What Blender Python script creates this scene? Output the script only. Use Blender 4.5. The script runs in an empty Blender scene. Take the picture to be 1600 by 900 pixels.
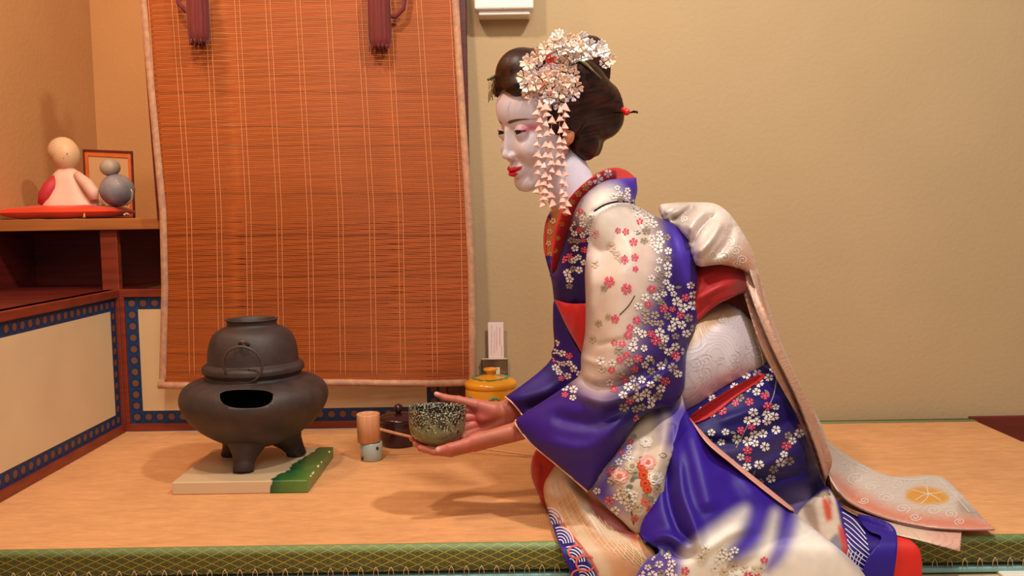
import bpy, bmesh, math, random
import numpy as np
from mathutils import Vector, Matrix
from mathutils.geometry import delaunay_2d_cdt
from mathutils.bvhtree import BVHTree
random.seed(7); np.random.seed(7)
scene = bpy.context.scene
COL = scene.collection

# ------------------------------------------------------------------ camera
F = 1386.0; H = 0.55; PITCH = math.radians(4.7); ROLL = math.radians(0.89)
fw = Vector((0, math.cos(PITCH), -math.sin(PITCH)))
r0 = Vector((1, 0, 0)); u0 = Vector((0, math.sin(PITCH), math.cos(PITCH)))
rt = r0*math.cos(ROLL) - u0*math.sin(ROLL); up = u0*math.cos(ROLL) + r0*math.sin(ROLL)
cd = bpy.data.cameras.new('camera'); cam = bpy.data.objects.new('camera', cd); COL.objects.link(cam)
cd.sensor_width = 36; cd.lens = 36*F/1600; cd.clip_start = .05
M = Matrix((rt, up, -fw)).transposed().to_4x4(); M.translation = Vector((0, 0, H)); cam.matrix_world = M
scene.camera = cam
# ------------------------------------------------------------------ light and exposure
scene.view_settings.view_transform = 'Standard'; scene.view_settings.look = 'None'
scene.view_settings.gamma = 1; scene.view_settings.use_curve_mapping = False
scene.view_settings.exposure = -0.05
w = bpy.data.worlds.new('room_air'); scene.world = w; w.use_nodes = True
w.node_tree.nodes['Background'].inputs[0].default_value = (1.0, .86, .74, 1)
w.node_tree.nodes['Background'].inputs[1].default_value = .26
def area(name, loc, target, size, power, col, spread=180):
    l = bpy.data.lights.new(name, 'AREA'); l.shape = 'DISK'; l.size = size; l.energy = power; l.color = col
    l.spread = math.radians(spread)
    o = bpy.data.objects.new(name, l); COL.objects.link(o); o.location = loc
    o.rotation_euler = (Vector(target)-Vector(loc)).to_track_quat('-Z', 'Y').to_euler(); return o
area('ceiling_downlight', (.55, .95, 2.0), (.5, 1.65, .3), .12, 28, (1, .96, .90))
area('ceiling_downlight', (-.55, 1.05, 2.0), (-.35, 2.0, .2), .12, 17, (1, .84, .66))
area('ceiling_panel', (.2, -.6, 2.1), (.1, 1.9, .3), 1.2, 27, (1, .92, .84))
area('ceiling_downlight', (-1.0, 1.75, 1.9), (-1.15, 2.35, .5), .12, 8, (1, .64, .36))

# ------------------------------------------------------------------ projection helpers
def U(px, py, Y):
    d = rt*((px-800)/F) + up*((450-py)/F) + fw
    return Vector((0, 0, H)) + d*(Y/d.y)
def UN(px, py, Y):                     # numpy version, arrays
    px = np.asarray(px, float); py = np.asarray(py, float); Y = np.asarray(Y, float)
    a = (px-800)/F; b = (450-py)/F
    d = a[:, None]*np.array(rt)[None] + b[:, None]*np.array(up)[None] + np.array(fw)[None]
    return np.array([0, 0, H])[None] + d*(Y/d[:, 1])[:, None]
def YF(px, py, z=0.0):                 # depth at which the ray meets height z
    px = np.asarray(px, float); py = np.asarray(py, float)
    dz = (px-800)/F*rt.z + (450-py)/F*up.z + fw.z
    dy = (px-800)/F*rt.y + (450-py)/F*up.y + fw.y
    return np.where(dz < -1e-4, (z-H)/np.minimum(dz, -1e-4)*dy, 99.)
def G(px, py, z=0.0): return U(px, py, float(YF(px, py, z)))
def PJ(P):
    v = Vector(P)-Vector((0, 0, H)); t = v.dot(fw)
    return 800+F*v.dot(rt)/t, 450-F*v.dot(up)/t
def MM(Y): return Y/F                  # metres per pixel at depth Y

# ------------------------------------------------------------------ object helpers
def lin(c):
    if isinstance(c, str):
        c = c.lstrip('#'); c = [int(c[i:i+2], 16)/255 for i in (0, 2, 4)]
    else: c = [x/255 if max(c) > 1.01 else x for x in c]
    return tuple((x/12.92 if x <= .04045 else ((x+.055)/1.055)**2.4) for x in c)
def mat(name, col, rough=.6, metal=0, var=.0, scale=30, bump=0, bscale=200, stretch=(1, 1, 1), spec=.5, col2=None, sheen=0, coat=0, bdist=.002, attr=False, det=4):
    m = bpy.data.materials.new(name); m.use_nodes = True; nt = m.node_tree; b = nt.nodes['Principled BSDF']
    N = nt.nodes.new; L = nt.links.new
    b.inputs['Roughness'].default_value = rough; b.inputs['Metallic'].default_value = metal
    b.inputs['Specular IOR Level'].default_value = spec
    if sheen: b.inputs['Sheen Weight'].default_value = sheen; b.inputs['Sheen Roughness'].default_value = .4
    if coat: b.inputs['Coat Weight'].default_value = coat; b.inputs['Coat Roughness'].default_value = .15
    tc = N('ShaderNodeTexCoord'); mp = N('ShaderNodeMapping'); L(tc.outputs['Object'], mp.inputs[0]); mp.inputs['Scale'].default_value = stretch
    c = lin(col) if col is not None else (1, 1, 1)
    ns = N('ShaderNodeTexNoise'); ns.inputs['Scale'].default_value = scale; ns.inputs['Detail'].default_value = det; L(mp.outputs[0], ns.inputs['Vector'])
    src = None
    if attr:
        at = N('ShaderNodeAttribute'); at.attribute_name = 'Col'; src = at.outputs['Color']
    if var or col2:
        mx = N('ShaderNodeMix'); mx.data_type = 'RGBA'
        rp = N('ShaderNodeMapRange'); L(ns.outputs[0], rp.inputs[0]); rp.inputs[1].default_value = .35; rp.inputs[2].default_value = .65
        L(rp.outputs[0], mx.inputs['Factor'])
        if attr:
            mx.blend_type = 'MULTIPLY'; mx.inputs['Factor'].default_value = 1
            rp.inputs[3].default_value = 0; rp.inputs[4].default_value = 1
            mx.inputs['B'].default_value = (1-var,)*3+(1,); L(src, mx.inputs['A'])
        else:
            mx.inputs['A'].default_value = (*[x*(1-var) for x in c], 1)
            mx.inputs['B'].default_value = (*(lin(col2) if col2 is not None else [min(1, x*(1+var)) for x in c]), 1)
        src = mx.outputs['Result']
    if src is not None: L(src, b.inputs['Base Color'])
    else: b.inputs['Base Color'].default_value = (*c, 1)
    if bump:
        n2 = N('ShaderNodeTexNoise'); n2.inputs['Scale'].default_value = bscale; n2.inputs['Detail'].default_value = 3; L(mp.outputs[0], n2.inputs['Vector'])
        bp = N('ShaderNodeBump'); bp.inputs['Strength'].default_value = bump; bp.inputs['Distance'].default_value = bdist
        L(n2.outputs[0], bp.inputs['Height']); L(bp.outputs[0], b.inputs['Normal'])
    return m
def meshobj(name, V, Fs, m, parent=None, smooth=True, col=None, mats=None, midx=None):
    me = bpy.data.meshes.new(name); me.from_pydata([tuple(v) for v in V], [], [tuple(int(i) for i in f) for f in Fs])
    for mm in (mats or [m]): me.materials.append(mm)
    if smooth: me.polygons.foreach_set('use_smooth', [True]*len(me.polygons))
    if midx is not None: me.polygons.foreach_set('material_index', [int(i) for i in midx])
    if col is not None:
        a = me.color_attributes.new('Col', 'FLOAT_COLOR', 'POINT')
        arr = np.ones((len(me.vertices), 4), np.float32); arr[:, :3] = np.asarray(col, np.float32).reshape(-1, 3); a.data.foreach_set('color', arr.ravel())
    me.update(); o = bpy.data.objects.new(name, me); COL.objects.link(o)
    if parent is not None: setpar(o, parent)
    return o
def setpar(o, p):
    o.parent = p; o.matrix_parent_inverse = wm(p).inverted()
def wm(p):
    m = Matrix.LocRotScale(p.location, p.rotation_euler, p.scale)
    return m if p.parent is None else wm(p.parent) @ p.matrix_parent_inverse @ m
def thing(name, label, cat, loc=(0, 0, 0), group=None):
    o = bpy.data.objects.new(name, None); COL.objects.link(o); o.location = loc; o.empty_display_size = .05
    return tag(o, label, cat, group)
def tag(o, label, cat, group=None):
    o['label'] = label; o['category'] = cat
    if group: o['group'] = group
    return o
def struct(o): o['kind'] = 'structure'; return o
class MB:
    def __init__(s): s.V = []; s.F = []; s.C = []; s.c = (1, 1, 1)
    def add(s, V, Fs, c=None):
        n = len(s.V); s.V += [tuple(v) for v in V]; s.F += [tuple(i+n for i in f) for f in Fs]; s.C += [c or s.c]*len(V); return s
    def hexa(s, P, c=None):            # 8 points: bottom 4, top 4
        return s.add(P, [(0, 3, 2, 1), (4, 5, 6, 7), (0, 1, 5, 4), (1, 2, 6, 5), (2, 3, 7, 6), (3, 0, 4, 7)], c)
    def box(s, a, b, c=None):
        x0, y0, z0 = a; x1, y1, z1 = b
        return s.hexa([(x0, y0, z0), (x1, y0, z0), (x1, y1, z0), (x0, y1, z0), (x0, y0, z1), (x1, y0, z1), (x1, y1, z1), (x0, y1, z1)], c)
    def tube(s, P, R, n=8, c=None, closed=False, cap=True):
        P = [Vector(p) for p in P]; k = len(P); R = R if isinstance(R, (list, tuple)) else [R]*k
        V = []; Fs = []; pn = None
        for i in range(k):
            if closed: t = P[(i+1) % k]-P[i-1]
            else: t = P[min(i+1, k-1)]-P[max(i-1, 0)]
            t.normalize()
            if pn is None: pn = t.orthogonal().normalized()
            pn = (pn-t*pn.dot(t)).normalized(); b = t.cross(pn)
            for j in range(n):
                a = 2*math.pi*j/n; V.append(P[i]+(pn*math.cos(a)+b*math.sin(a))*R[i])
        for i in range(k if closed else k-1):
            i2 = (i+1) % k
            for j in range(n): Fs.append((i*n+j, i*n+(j+1) % n, i2*n+(j+1) % n, i2*n+j))
        if cap and not closed: Fs += [tuple(range(n))[::-1], tuple((k-1)*n+j for j in range(n))]
        return s.add(V, Fs, c)
    def lathe(s, prof, cen, n=48, c=None, axis=None, fn=None):
        V = []; Fs = []; k = len(prof)
        for r, z in prof:
            for j in range(n):
                a = 2*math.pi*j/n
                v = Vector((r*math.cos(a), r*math.sin(a), z))
                if fn: v = fn(v, a)
                if axis is not None: v = axis @ v
                V.append(Vector(cen)+v)
        for i in range(k-1):
            for j in range(n): Fs.append((i*n+j, i*n+(j+1) % n, (i+1)*n+(j+1) % n, (i+1)*n+j))
        if prof[0][0] > 1e-6: Fs.append(tuple(range(n))[::-1])
        if prof[-1][0] > 1e-6: Fs.append(tuple((k-1)*n+j for j in range(n)))
        return s.add(V, Fs, c)
    def ball(s, cen, r, n=12, c=None, sc=(1, 1, 1)):
        V = []; Fs = []; m = n//2+1
        for i in range(m+1):
            t = math.pi*i/m
            for j in range(n):
                a = 2*math.pi*j/n; V.append(Vector(cen)+Vector((r*sc[0]*math.sin(t)*math.cos(a), r*sc[1]*math.sin(t)*math.sin(a), r*sc[2]*math.cos(t))))
        for i in range(m):
            for j in range(n): Fs.append((i*n+j, (i+1)*n+j, (i+1)*n+(j+1) % n, i*n+(j+1) % n))
        return s.add(V, Fs, c)
    def build(s, name, m, parent=None, smooth=True, col=False):
        o = meshobj(name, s.V, s.F, m, parent, smooth, s.C if col else None)
        return o
def bevel(o, w=.002, seg=2, ang=40):
    md = o.modifiers.new('bevel', 'BEVEL'); md.width = w; md.segments = seg; md.limit_method = 'ANGLE'; md.angle_limit = math.radians(ang)
    if any(p.use_smooth for p in o.data.polygons):
        md.harden_normals = True
    return o
def sub(o, n=1):
    md = o.modifiers.new('sub', 'SUBSURF'); md.levels = n; md.render_levels = n; return o
def smooth_prof(P, n=4):
    out = []
    for i in range(len(P)-1):
        p0 = P[max(i-1, 0)]; p1 = P[i]; p2 = P[i+1]; p3 = P[min(i+2, len(P)-1)]
        for k in range(n):
            t = k/n; out.append(tuple(.5*((2*p1[d])+(-p0[d]+p2[d])*t+(2*p0[d]-5*p1[d]+4*p2[d]-p3[d])*t*t+(-p0[d]+3*p1[d]-3*p2[d]+p3[d])*t**3) for d in range(len(p1))))
    out.append(tuple(P[-1])); return [(max(q[0], 0), *q[1:]) if len(q) == 2 else q for q in out]

YB = float(YF(1400, 654)); YE = float(YF(300, 858)); XR = G(1512, 652).x; XL = G(196, 671).x
# ------------------------------------------------------------------ the setting
m_plaster = mat('beige_plaster', '#b49871', .9, var=.02, scale=5, bump=.25, bscale=90, bdist=.004)
m_plaster2 = mat('ochre_plaster', '#c99058', .9, var=.02, scale=6, bump=.25, bscale=90, bdist=.004)
m_lacq = mat('dark_red_stained_wood', '#5e1a12', .38, var=.25, scale=12, stretch=(.4, 1, 6), bump=.1, bscale=60)
m_lacq2 = mat('red_brown_wood', '#7d2f1a', .4, var=.2, scale=14, stretch=(.5, 1, 5), bump=.1, bscale=60)
m_shelf = mat('orange_brown_wood', '#a5602f', .4, var=.15, scale=10, stretch=(.4, 3, 8))
m_floor = mat('pale_floorboard', '#c9ae88', .5, var=.12, scale=8, stretch=(.5, 6, 1))
XJ = G(742, 662).x
struct(MB().box((XJ, YB, -.08), (2.6, YB+.06, 2.3)).build('wall_back', m_plaster, smooth=False))
struct(MB().box((XL-.75, YB+.66, -.08), (XJ, YB+.7, 2.3)).build('wall_alcove', m_plaster2, smooth=False))
xw = U(152, 230, YB+.66).x
struct(MB().box((xw-.05, .2, .38), (xw, YB+.66, 2.3)).build('wall_left', m_plaster2, smooth=False))
struct(MB().box((-2.2, -.3, -.12), (3.2, YB, -.064)).build('floor', m_floor, smooth=False))
struct(bevel(MB().box((XR, YB-.012, -.064), (2.6, YB, .004)).build('baseboard_back', m_lacq, smooth=False)))
# upright beside the alcove panel (right of the blind) and behind the blind's left edge
struct(bevel(MB().box((XJ-.035, YB-.03, 0), (XJ, YB+.02, 2.2)).build('trim_1', m_lacq, smooth=False)))
def skewpost(a, b, Y, wd, dep):
    P = []
    for (px, py) in (b, a):
        p = U(px, py, Y)
        P += [(p.x-wd, Y, p.z), (p.x, Y, p.z), (p.x, Y+dep, p.z), (p.x-wd, Y+dep, p.z)]
    return MB().hexa(P)
struct(skewpost((224, -60), (256, 345), YB-.06, .016, .03).build('trim_2', m_lacq, smooth=False))
# wainscot: left low panel and back panel with blue patterned borders
m_board = mat('pale_board_paper', '#d9b98c', .75, var=.05, scale=5)
def panel_mat(name, w_, h_, bw, pitch):
    m = bpy.data.materials.new(name); m.use_nodes = True; nt = m.node_tree; N = nt.nodes.new; L = nt.links.new; b = nt.nodes['Principled BSDF']
    b.inputs['Roughness'].default_value = .6
    tc = N('ShaderNodeTexCoord'); vo = N('ShaderNodeTexVoronoi'); vo.voronoi_dimensions = '2D'; vo.inputs['Scale'].default_value = 1/pitch; vo.inputs['Randomness'].default_value = 0
    L(tc.outputs['UV'], vo.inputs['Vector'])
    cr = N('ShaderNodeValToRGB'); L(vo.outputs['Distance'], cr.inputs[0]); cr.color_ramp.interpolation = 'CONSTANT'
    e = cr.color_ramp.elements; e[0].color = (*lin('#74432a'), 1); e[1].position = .27; e[1].color = (*lin('#062c54'), 1)
    e2 = e.new(.40); e2.color = (*lin('#0a1a3c'), 1); e3 = e.new(.46); e3.color = (*lin('#08325c'), 1)
    L(cr.outputs[0], b.inputs['Base Color']); return m
m_bluecloth = panel_mat('navy_roundel_cloth', 1, 1, .03, .03)
def framed(name, org, ux, w_, h_, nrm, parent_label=None, bw=.033, frame=.02, right=True):
    """panel standing on org, running along ux, facing nrm"""
    org = Vector(org); ux = Vector(ux); uz = Vector((0, 0, 1)); nrm = Vector(nrm)
    def quadbox(mb, a0, z0, a1, z1, d0, d1):
        P = []
        for z in (z0, z1):
            P += [org+ux*a0+uz*z+nrm*d0, org+ux*a1+uz*z+nrm*d0, org+ux*a1+uz*z+nrm*d1, org+ux*a0+uz*z+nrm*d1]
        mb.hexa(P)
    b = MB(); quadbox(b, frame+bw, frame+bw, w_-frame-bw, h_-frame-bw, 0, .006); o1 = b.build(name, m_board, smooth=False); struct(o1)
    b = MB()
    for (a0, z0, a1, z1) in ((frame, frame, w_-frame, frame+bw), (frame, h_-frame-bw, w_-frame, h_-frame), (frame, frame+bw, frame+bw, h_-frame-bw), (w_-frame-bw, frame+bw, w_-frame, h_-frame-bw)):
        quadbox(b, a0, z0, a1, z1, 0, .005)
    o2 = b.build('border', m_bluecloth, o1, smooth=False)
    uv = o2.data.uv_layers.new(name='UV')
    for l in o2.data.loops:
        v = Vector(b.V[l.vertex_index])-org; uv.data[l.index].uv = (v.dot(ux)-frame-bw/2, v.z-frame-bw/2+.0)
    b = MB()
    for (a0, z0, a1, z1) in ((0, 0, w_, frame), (0, h_-frame, w_, h_), (0, frame, frame, h_-frame), (w_-frame, frame, w_, h_-frame)):
        quadbox(b, a0, z0, a1, z1, 0, .014)
    bevel(b.build('frame', m_lacq2, o1, smooth=False), .0015)
    return o1
hL = U(188, 452, YB).z
framed('wall_left_panel', (XL, YB, 0), (0, -1, 0), 1.5, hL, (1, 0, 0))
wR = U(697, 640, YB).x-XL
framed('wall_back_panel', (XL+.004, YB, 0), (1, 0, 0), wR, hL, (0, -1, 0))
struct(MB().box((XL-.02, YB, 0), (XJ, YB+.02, hL)).build('wall_back_low', m_lacq, smooth=False))
struct(MB().box((XL-.02, .7, 0), (XL, YB, hL)).build('wall_left_low', m_lacq, smooth=False))
zs0_ = U(120, 360, YB-.03).z-.001
# lacquered ledge over the low left panel, dark recess behind
struct(bevel(MB().box((XL-.4, .7, hL-.012), (XL+.006, YB+.3, hL)).build('trim_ledge', m_lacq, smooth=False)))
struct(MB().box((XL-.4, YB+.2, hL), (XJ, YB+.22, .535)).build('wall_recess', m_lacq, smooth=False))
struct(MB().box((xw+.001, .7, hL), (xw+.02, YB+.66, zs0_)).build('wall_recess_side', m_lacq, smooth=False))
struct(bevel(MB().box((XL-.03, YB-.012, 0), (XL+.014, YB+.01, .53)).build('trim_3', m_lacq2, smooth=False)))
# shelf
YS = YB-.03
zs1 = U(120, 342, YS).z; zs0 = U(120, 360, YS).z
sh = MB().box((XL-.6, YS, zs0), (U(250, 350, YS).x, YB+.659, zs1)).build('alcove_shelf', m_shelf, smooth=False); bevel(sh, .002)
tag(sh, 'orange-brown wooden shelf board along the left alcove carrying a doll', 'shelf')

# tatami
m_straw = bpy.data.materials.new('woven_straw'); m_straw.use_nodes = True
def straw(m):
    nt = m.node_tree; N = nt.nodes.new; L = nt.links.new; b = nt.nodes['Principled BSDF']; b.inputs['Roughness'].default_value = .62
    tc = N('ShaderNodeTexCoord')
    def noise(sc, st, d=3):
        mp = N('ShaderNodeMapping'); mp.inputs['Scale'].default_value = st; L(tc.outputs['Object'], mp.inputs[0])
        n = N('ShaderNodeTexNoise'); n.inputs['Scale'].default_value = sc; n.inputs['Detail'].default_value = d; L(mp.outputs[0], n.inputs['Vector']); return n.outputs[0]
    a = noise(220, (.15, 1, 1)); c = noise(45, (.25, 1, 1)); d = noise(3, (1, 1, 1))
    r1 = N('ShaderNodeValToRGB'); e = r1.color_ramp.elements; e[0].position = .3; e[0].color = (*lin('#cb8f5b'), 1); e[1].position = .7; e[1].color = (*lin('#dba26e'), 1); L(a, r1.inputs[0])
    r2 = N('ShaderNodeValToRGB'); e = r2.color_ramp.elements; e[0].position = .3; e[0].color = (.90, .87, .84, 1); e[1].position = .62; e[1].color = (1.04, 1.02, 1.01, 1); L(c, r2.inputs[0])
    r3 = N('ShaderNodeValToRGB'); e = r3.color_ramp.elements; e[0].position = .35; e[0].color = (.92, .9, .88, 1); e[1].position = .65; e[1].color = (1.04, 1.02, 1, 1); L(d, r3.inputs[0])
    x = N('ShaderNodeMix'); x.data_type = 'RGBA'; x.blend_type = 'MULTIPLY'; x.inputs[0].default_value = 1; L(r1.outputs[0], x.inputs['A']); L(r2.outputs[0], x.inputs['B'])
    y = N('ShaderNodeMix'); y.data_type = 'RGBA'; y.blend_type = 'MULTIPLY'; y.inputs[0].default_value = 1; L(x.outputs['Result'], y.inputs['A']); L(r3.outputs[0], y.inputs['B'])
    L(y.outputs['Result'], b.inputs['Base Color'])
    wv = N('ShaderNodeTexWave'); wv.bands_direction = 'X'; wv.inputs['Scale'].default_value = 60; L(tc.outputs['Object'], wv.inputs['Vector'])
    ad = N('ShaderNodeMath'); ad.operation = 'ADD'; L(wv.outputs['Fac'], ad.inputs[0]); L(a, ad.inputs[1])
    bp = N('ShaderNodeBump'); bp.inputs['Strength'].default_value = .35; bp.inputs['Distance'].default_value = .001; L(ad.outputs[0], bp.inputs['Height']); L(bp.outputs[0], b.inputs['Normal'])
straw(m_straw)
def heri_mat():
    m = bpy.data.materials.new('green_diamond_brocade'); m.use_nodes = True; nt = m.node_tree; N = nt.nodes.new; L = nt.links.new; b = nt.nodes['Principled BSDF']
    b.inputs['Roughness'].default_value = .55
    tc = N('ShaderNodeTexCoord'); sp = N('ShaderNodeSeparateXYZ'); L(tc.outputs['UV'], sp.inputs[0])
    def m2(op, a, b_=None):
        n = N('ShaderNodeMath'); n.operation = op
        for i, v in enumerate((a, b_)):
            if v is None: continue
            if isinstance(v, (int, float)): n.inputs[i].default_value = v
            else: L(v, n.inputs[i])
        return n.outputs[0]
    u = m2('MULTIPLY', sp.outputs[0], 1/.030); v = m2('MULTIPLY', sp.outputs[1], 1/.0135)
    def tri(x): return m2('ABSOLUTE', m2('SUBTRACT', m2('FRACT', x), .5))   # 0..0.5
    s = m2('ADD', tri(u), tri(v))                # diamond lattice distance, lines near .5
    ln = m2('ABSOLUTE', m2('SUBTRACT', s, .5))
    cr = N('ShaderNodeValToRGB'); L(ln, cr.inputs[0]); e = cr.color_ramp.elements
    e[0].position = 0; e[0].color = (*lin('#a39a40'), 1); e[1].position = .07; e[1].color = (*lin('#8a8030'), 1)
    for p, c in ((.1, '#54441a'), (.26, '#4a4a1c'), (.30, '#7d7a34'), (.36, '#3f4a24'), (.42, '#33452c')):
        q = e.new(p); q.color = (*lin(c), 1)
    bl = N('ShaderNodeMapRange'); L(sp.outputs[1], bl.inputs[0]); bl.inputs[1].default_value = -.006; bl.inputs[2].default_value = .004
    nn = N('ShaderNodeTexNoise'); nn.inputs['Scale'].default_value = 300; L(tc.outputs['UV'], nn.inputs['Vector'])
    mx = N('ShaderNodeMix'); mx.data_type = 'RGBA'; mx.blend_type = 'OVERLAY'; mx.inputs[0].default_value = .5; L(cr.outputs[0], mx.inputs['A']); L(nn.outputs[0], mx.inputs['B'])
    tb = N('ShaderNodeMapRange'); L(sp.outputs[1], tb.inputs[0]); tb.inputs[1].default_value = -.020; tb.inputs[2].default_value = -.013; tb.inputs[4].default_value = .6
    m3 = N('ShaderNodeMix'); m3.data_type = 'RGBA'; L(tb.outputs[0], m3.inputs['Factor']); L(mx.outputs['Result'], m3.inputs['A']); m3.inputs['B'].default_value = (*lin('#829c68'), 1)
    L(m3.outputs['Result'], b.inputs['Base Color']); return m
m_heri = heri_mat()
m_teal = mat('faded_teal_tape', '#7fa6a0', .7, var=.1, scale=40)
m_cord = mat('straw_cord', '#c9a878', .8)
YSM = float(YF(700, 716))
def strip(prof, x0, x1, name, m, parent, nseg=1):
    V = []; Fs = []; k = len(prof); acc = [0]
    for i in range(1, k): acc.append(acc[-1]+math.hypot(prof[i][0]-prof[i-1][0], prof[i][1]-prof[i-1][1]))
    for x in (x0, x1):
        for (y, z) in prof: V.append((x, y, z))
    for i in range(k-1): Fs.append((i, k+i, k+i+1, i+1))
    o = meshobj(name, V, Fs, m, parent); uv = o.data.uv_layers.new(name='UV')
    for l in o.data.loops:
        uv.data[l.index].uv = (V[l.vertex_index][0], -acc[l.vertex_index % k])
    md = o.modifiers.new('solid', 'SOLIDIFY'); md.thickness = .0012; md.offset = 0
    return o
t1 = thing('tatami_mat', 'broad orange straw tatami mat with green diamond brocade border along its front edge', 'tatami mat', (0, YE, 0), 'tatami mats on the platform')
bevel(MB().box((XL, YE+.004, -.045), (XR, YSM-.0012, 0)).build('straw_top', m_straw, t1, smooth=False), .002)
strip([(YE+.008, .0008), (YE+.004, .0014), (YE, 0), (YE-.0035, -.004), (YE-.004, -.012), (YE-.003, -.030), (YE-.001, -.043)], XL, XR, 'border', m_heri, t1)
b = MB(); x = XL+.01
while x < XR:
    for s in (-1, 1):
        b.tube([(x, YE-.0048, -.034), (x+s*.0035, YE-.0052, -.040), (x+s*.0045, YE-.006, -.050)], .0006, 4)
    x += .0253
b.build('stitching', m_cord, t1)
t3 = MB().box((XL, YE-.004, -.060), (XR, YE+.03, -.0515)).build('edge_board', m_teal, smooth=False); bevel(t3, .002)
tag(t3, 'faded teal edging strip running under the front tatami border', 'edging')
t2 = thing('tatami_mat', 'narrow strip of tatami along the wall behind the seam, thin green border at back', 'tatami mat', (0, YSM, 0), 'tatami mats on the platform')
bevel(MB().box((XL, YSM+.0012, -.045), (XR, YB-.0155, 0)).build('straw_top', m_straw, t2, smooth=False), .002)
strip([(YB-.045, .0008), (YB-.016, .0008)], XJ+.02, XR, 'border', m_heri, t2)
struct(MB().box((XL, YE+.02, -.064), (XR-.003, YB-.016, -.0455)).build('trim_platform', m_lacq, smooth=False))
fl = MB().box(tuple(G(1553, 893, -.064)-Vector((0, .03, 0))), tuple(G(1640, 886, -.064)+Vector((0, .0, .006)))).build('floor_plate', mat('white_floor_plate', '#e3dcd0', .5), smooth=False)
bevel(fl, .002); tag(fl, 'small whitish flat plate on the floor under the right front platform edge', 'floor plate')

# ------------------------------------------------------------------ bamboo blind
m_slat = mat('amber_bamboo_slats', None, .5, attr=True, var=.22, scale=9, stretch=(1, 1, 26), spec=.3)
m_brocade_tan = mat('tan_rose_brocade_tape', '#b9846a', .7, var=.2, scale=70, col2='#c08c66')
m_string = mat('pale_weaving_string', '#d98a52', .7)
YBL = YB-.085
blind = thing('bamboo_blind', 'tall amber bamboo slat blind with brocade edging hanging in the alcove', 'blind', tuple(U(480, 600, YBL)))
def bl_left(py): return np.interp(py, [-70, 0, 120, 330, 450, 610], [211, 218, 229, 249, 252, 248])
def bl_right(py): return np.interp(py, [-70, 0, 120, 300, 420, 590, 610], [712, 717, 724, 736, 742, 744, 742])
def bl_dep(u, v): return YBL-.012*math.sin(u*math.pi)*v+.006*math.sin(v*7+u*3)-.006*math.sin(u*14)*v*.5
NS = 290; NU = 44; V = []; Fs = []; C = []
yt, yb = -60, 600
for i in range(NS):
    sh_ = random.uniform(.92, 1.07); base = np.array(lin('#a44c15'))*sh_
    if random.random() < .05: base = base*.72
    for k, (dv, off) in enumerate(((0, 0.00022), (.3, -.0002), (.7, -.0002), (1, .00022))):
        v = (i+dv)/NS; py = yt+(yb-yt)*v
        for j in range(NU+1):
            u = j/NU; x0, x1 = bl_left(py)+9, bl_right(py)-9
            px = x0+(x1-x0)*u
            wob = .45*math.sin(j*.5+i*1.7)+.8*(math.exp(-((u-.245)/.02)**2)+math.exp(-((u-.76)/.02)**2))*math.sin(i*1.3)
            V.append(U(px, py+wob, bl_dep(u, v)+off))
            k2 = 1+.25*(math.exp(-((u-(.245+.02*math.sin(v*6)))/.014)**2)+math.exp(-((u-.765)/.014)**2)*(.6+.4*math.sin(i*2.1)))
            cc = base*k2; C.append(tuple(cc))
    b0 = i*4*(NU+1)
    for k in range(3):
        for j in range(NU): a = b0+k*(NU+1)+j; Fs.append((a, a+1, a+NU+2, a+NU+1))
meshobj('slats', V, Fs, m_slat, blind, col=C)
for side in (0, 1):
    V = []; Fs = []; n = 60
    for i in range(n+1):
        v = i/n; py = yt+(592-yt)*v
        xs = (bl_left(py), bl_left(py)+11) if side == 0 else (bl_right(py)-11, bl_right(py))
        for x in xs:
            for d in (-.003, .0025): V.append(U(x, py, bl_dep(side, v)+d+.0008*math.sin(i*2.2)))
    for i in range(n):
        a = i*4
        for p, q in ((0, 2), (2, 3), (3, 1), (1, 0)): Fs.append((a+p, a+q, a+4+q, a+4+p))
    meshobj('edge_tape', V, Fs, m_brocade_tan, blind)
P = [U(bl_left(600)+t*(bl_right(600)-bl_left(600)-13), 602-5*t+1.5*math.sin(t*9), bl_dep(t, 1)-.002) for t in [i/40 for i in range(41)]]
MB().tube(P, [.0088]*41, 12).build('bottom_roll', m_brocade_tan, blind)
for (xt, xb) in ((232, 258), (272, 300), (323, 346), (370, 392), (418, 440), (465, 488), (512, 536), (560, 585), (606, 630), (654, 680), (703, 724)):
    b = MB()
    for g in ((-3.5, 4) if xt not in (232, 703) else (0,)):
        pts = []
        for i in range(34):
            v = i/33; py = yt+(596-yt)*v; wv = np.interp(py, [0, 330, 600], [0, .82, 1]) if py > 0 else py/600*1.3
            px = xt+g+(xb-xt)*wv
            u = (px-bl_left(py)-9)/(bl_right(py)-bl_left(py)-18)
            pts.append(U(px, py, bl_dep(u, v)-.0014))
        b.tube(pts, .00095, 5)
    b.build('string', m_string, blind)
m_tassel = mat('maroon_silk_tassel', '#68130b', .75, var=.2, scale=60, stretch=(6, 6, .4), sheen=.3)
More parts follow.
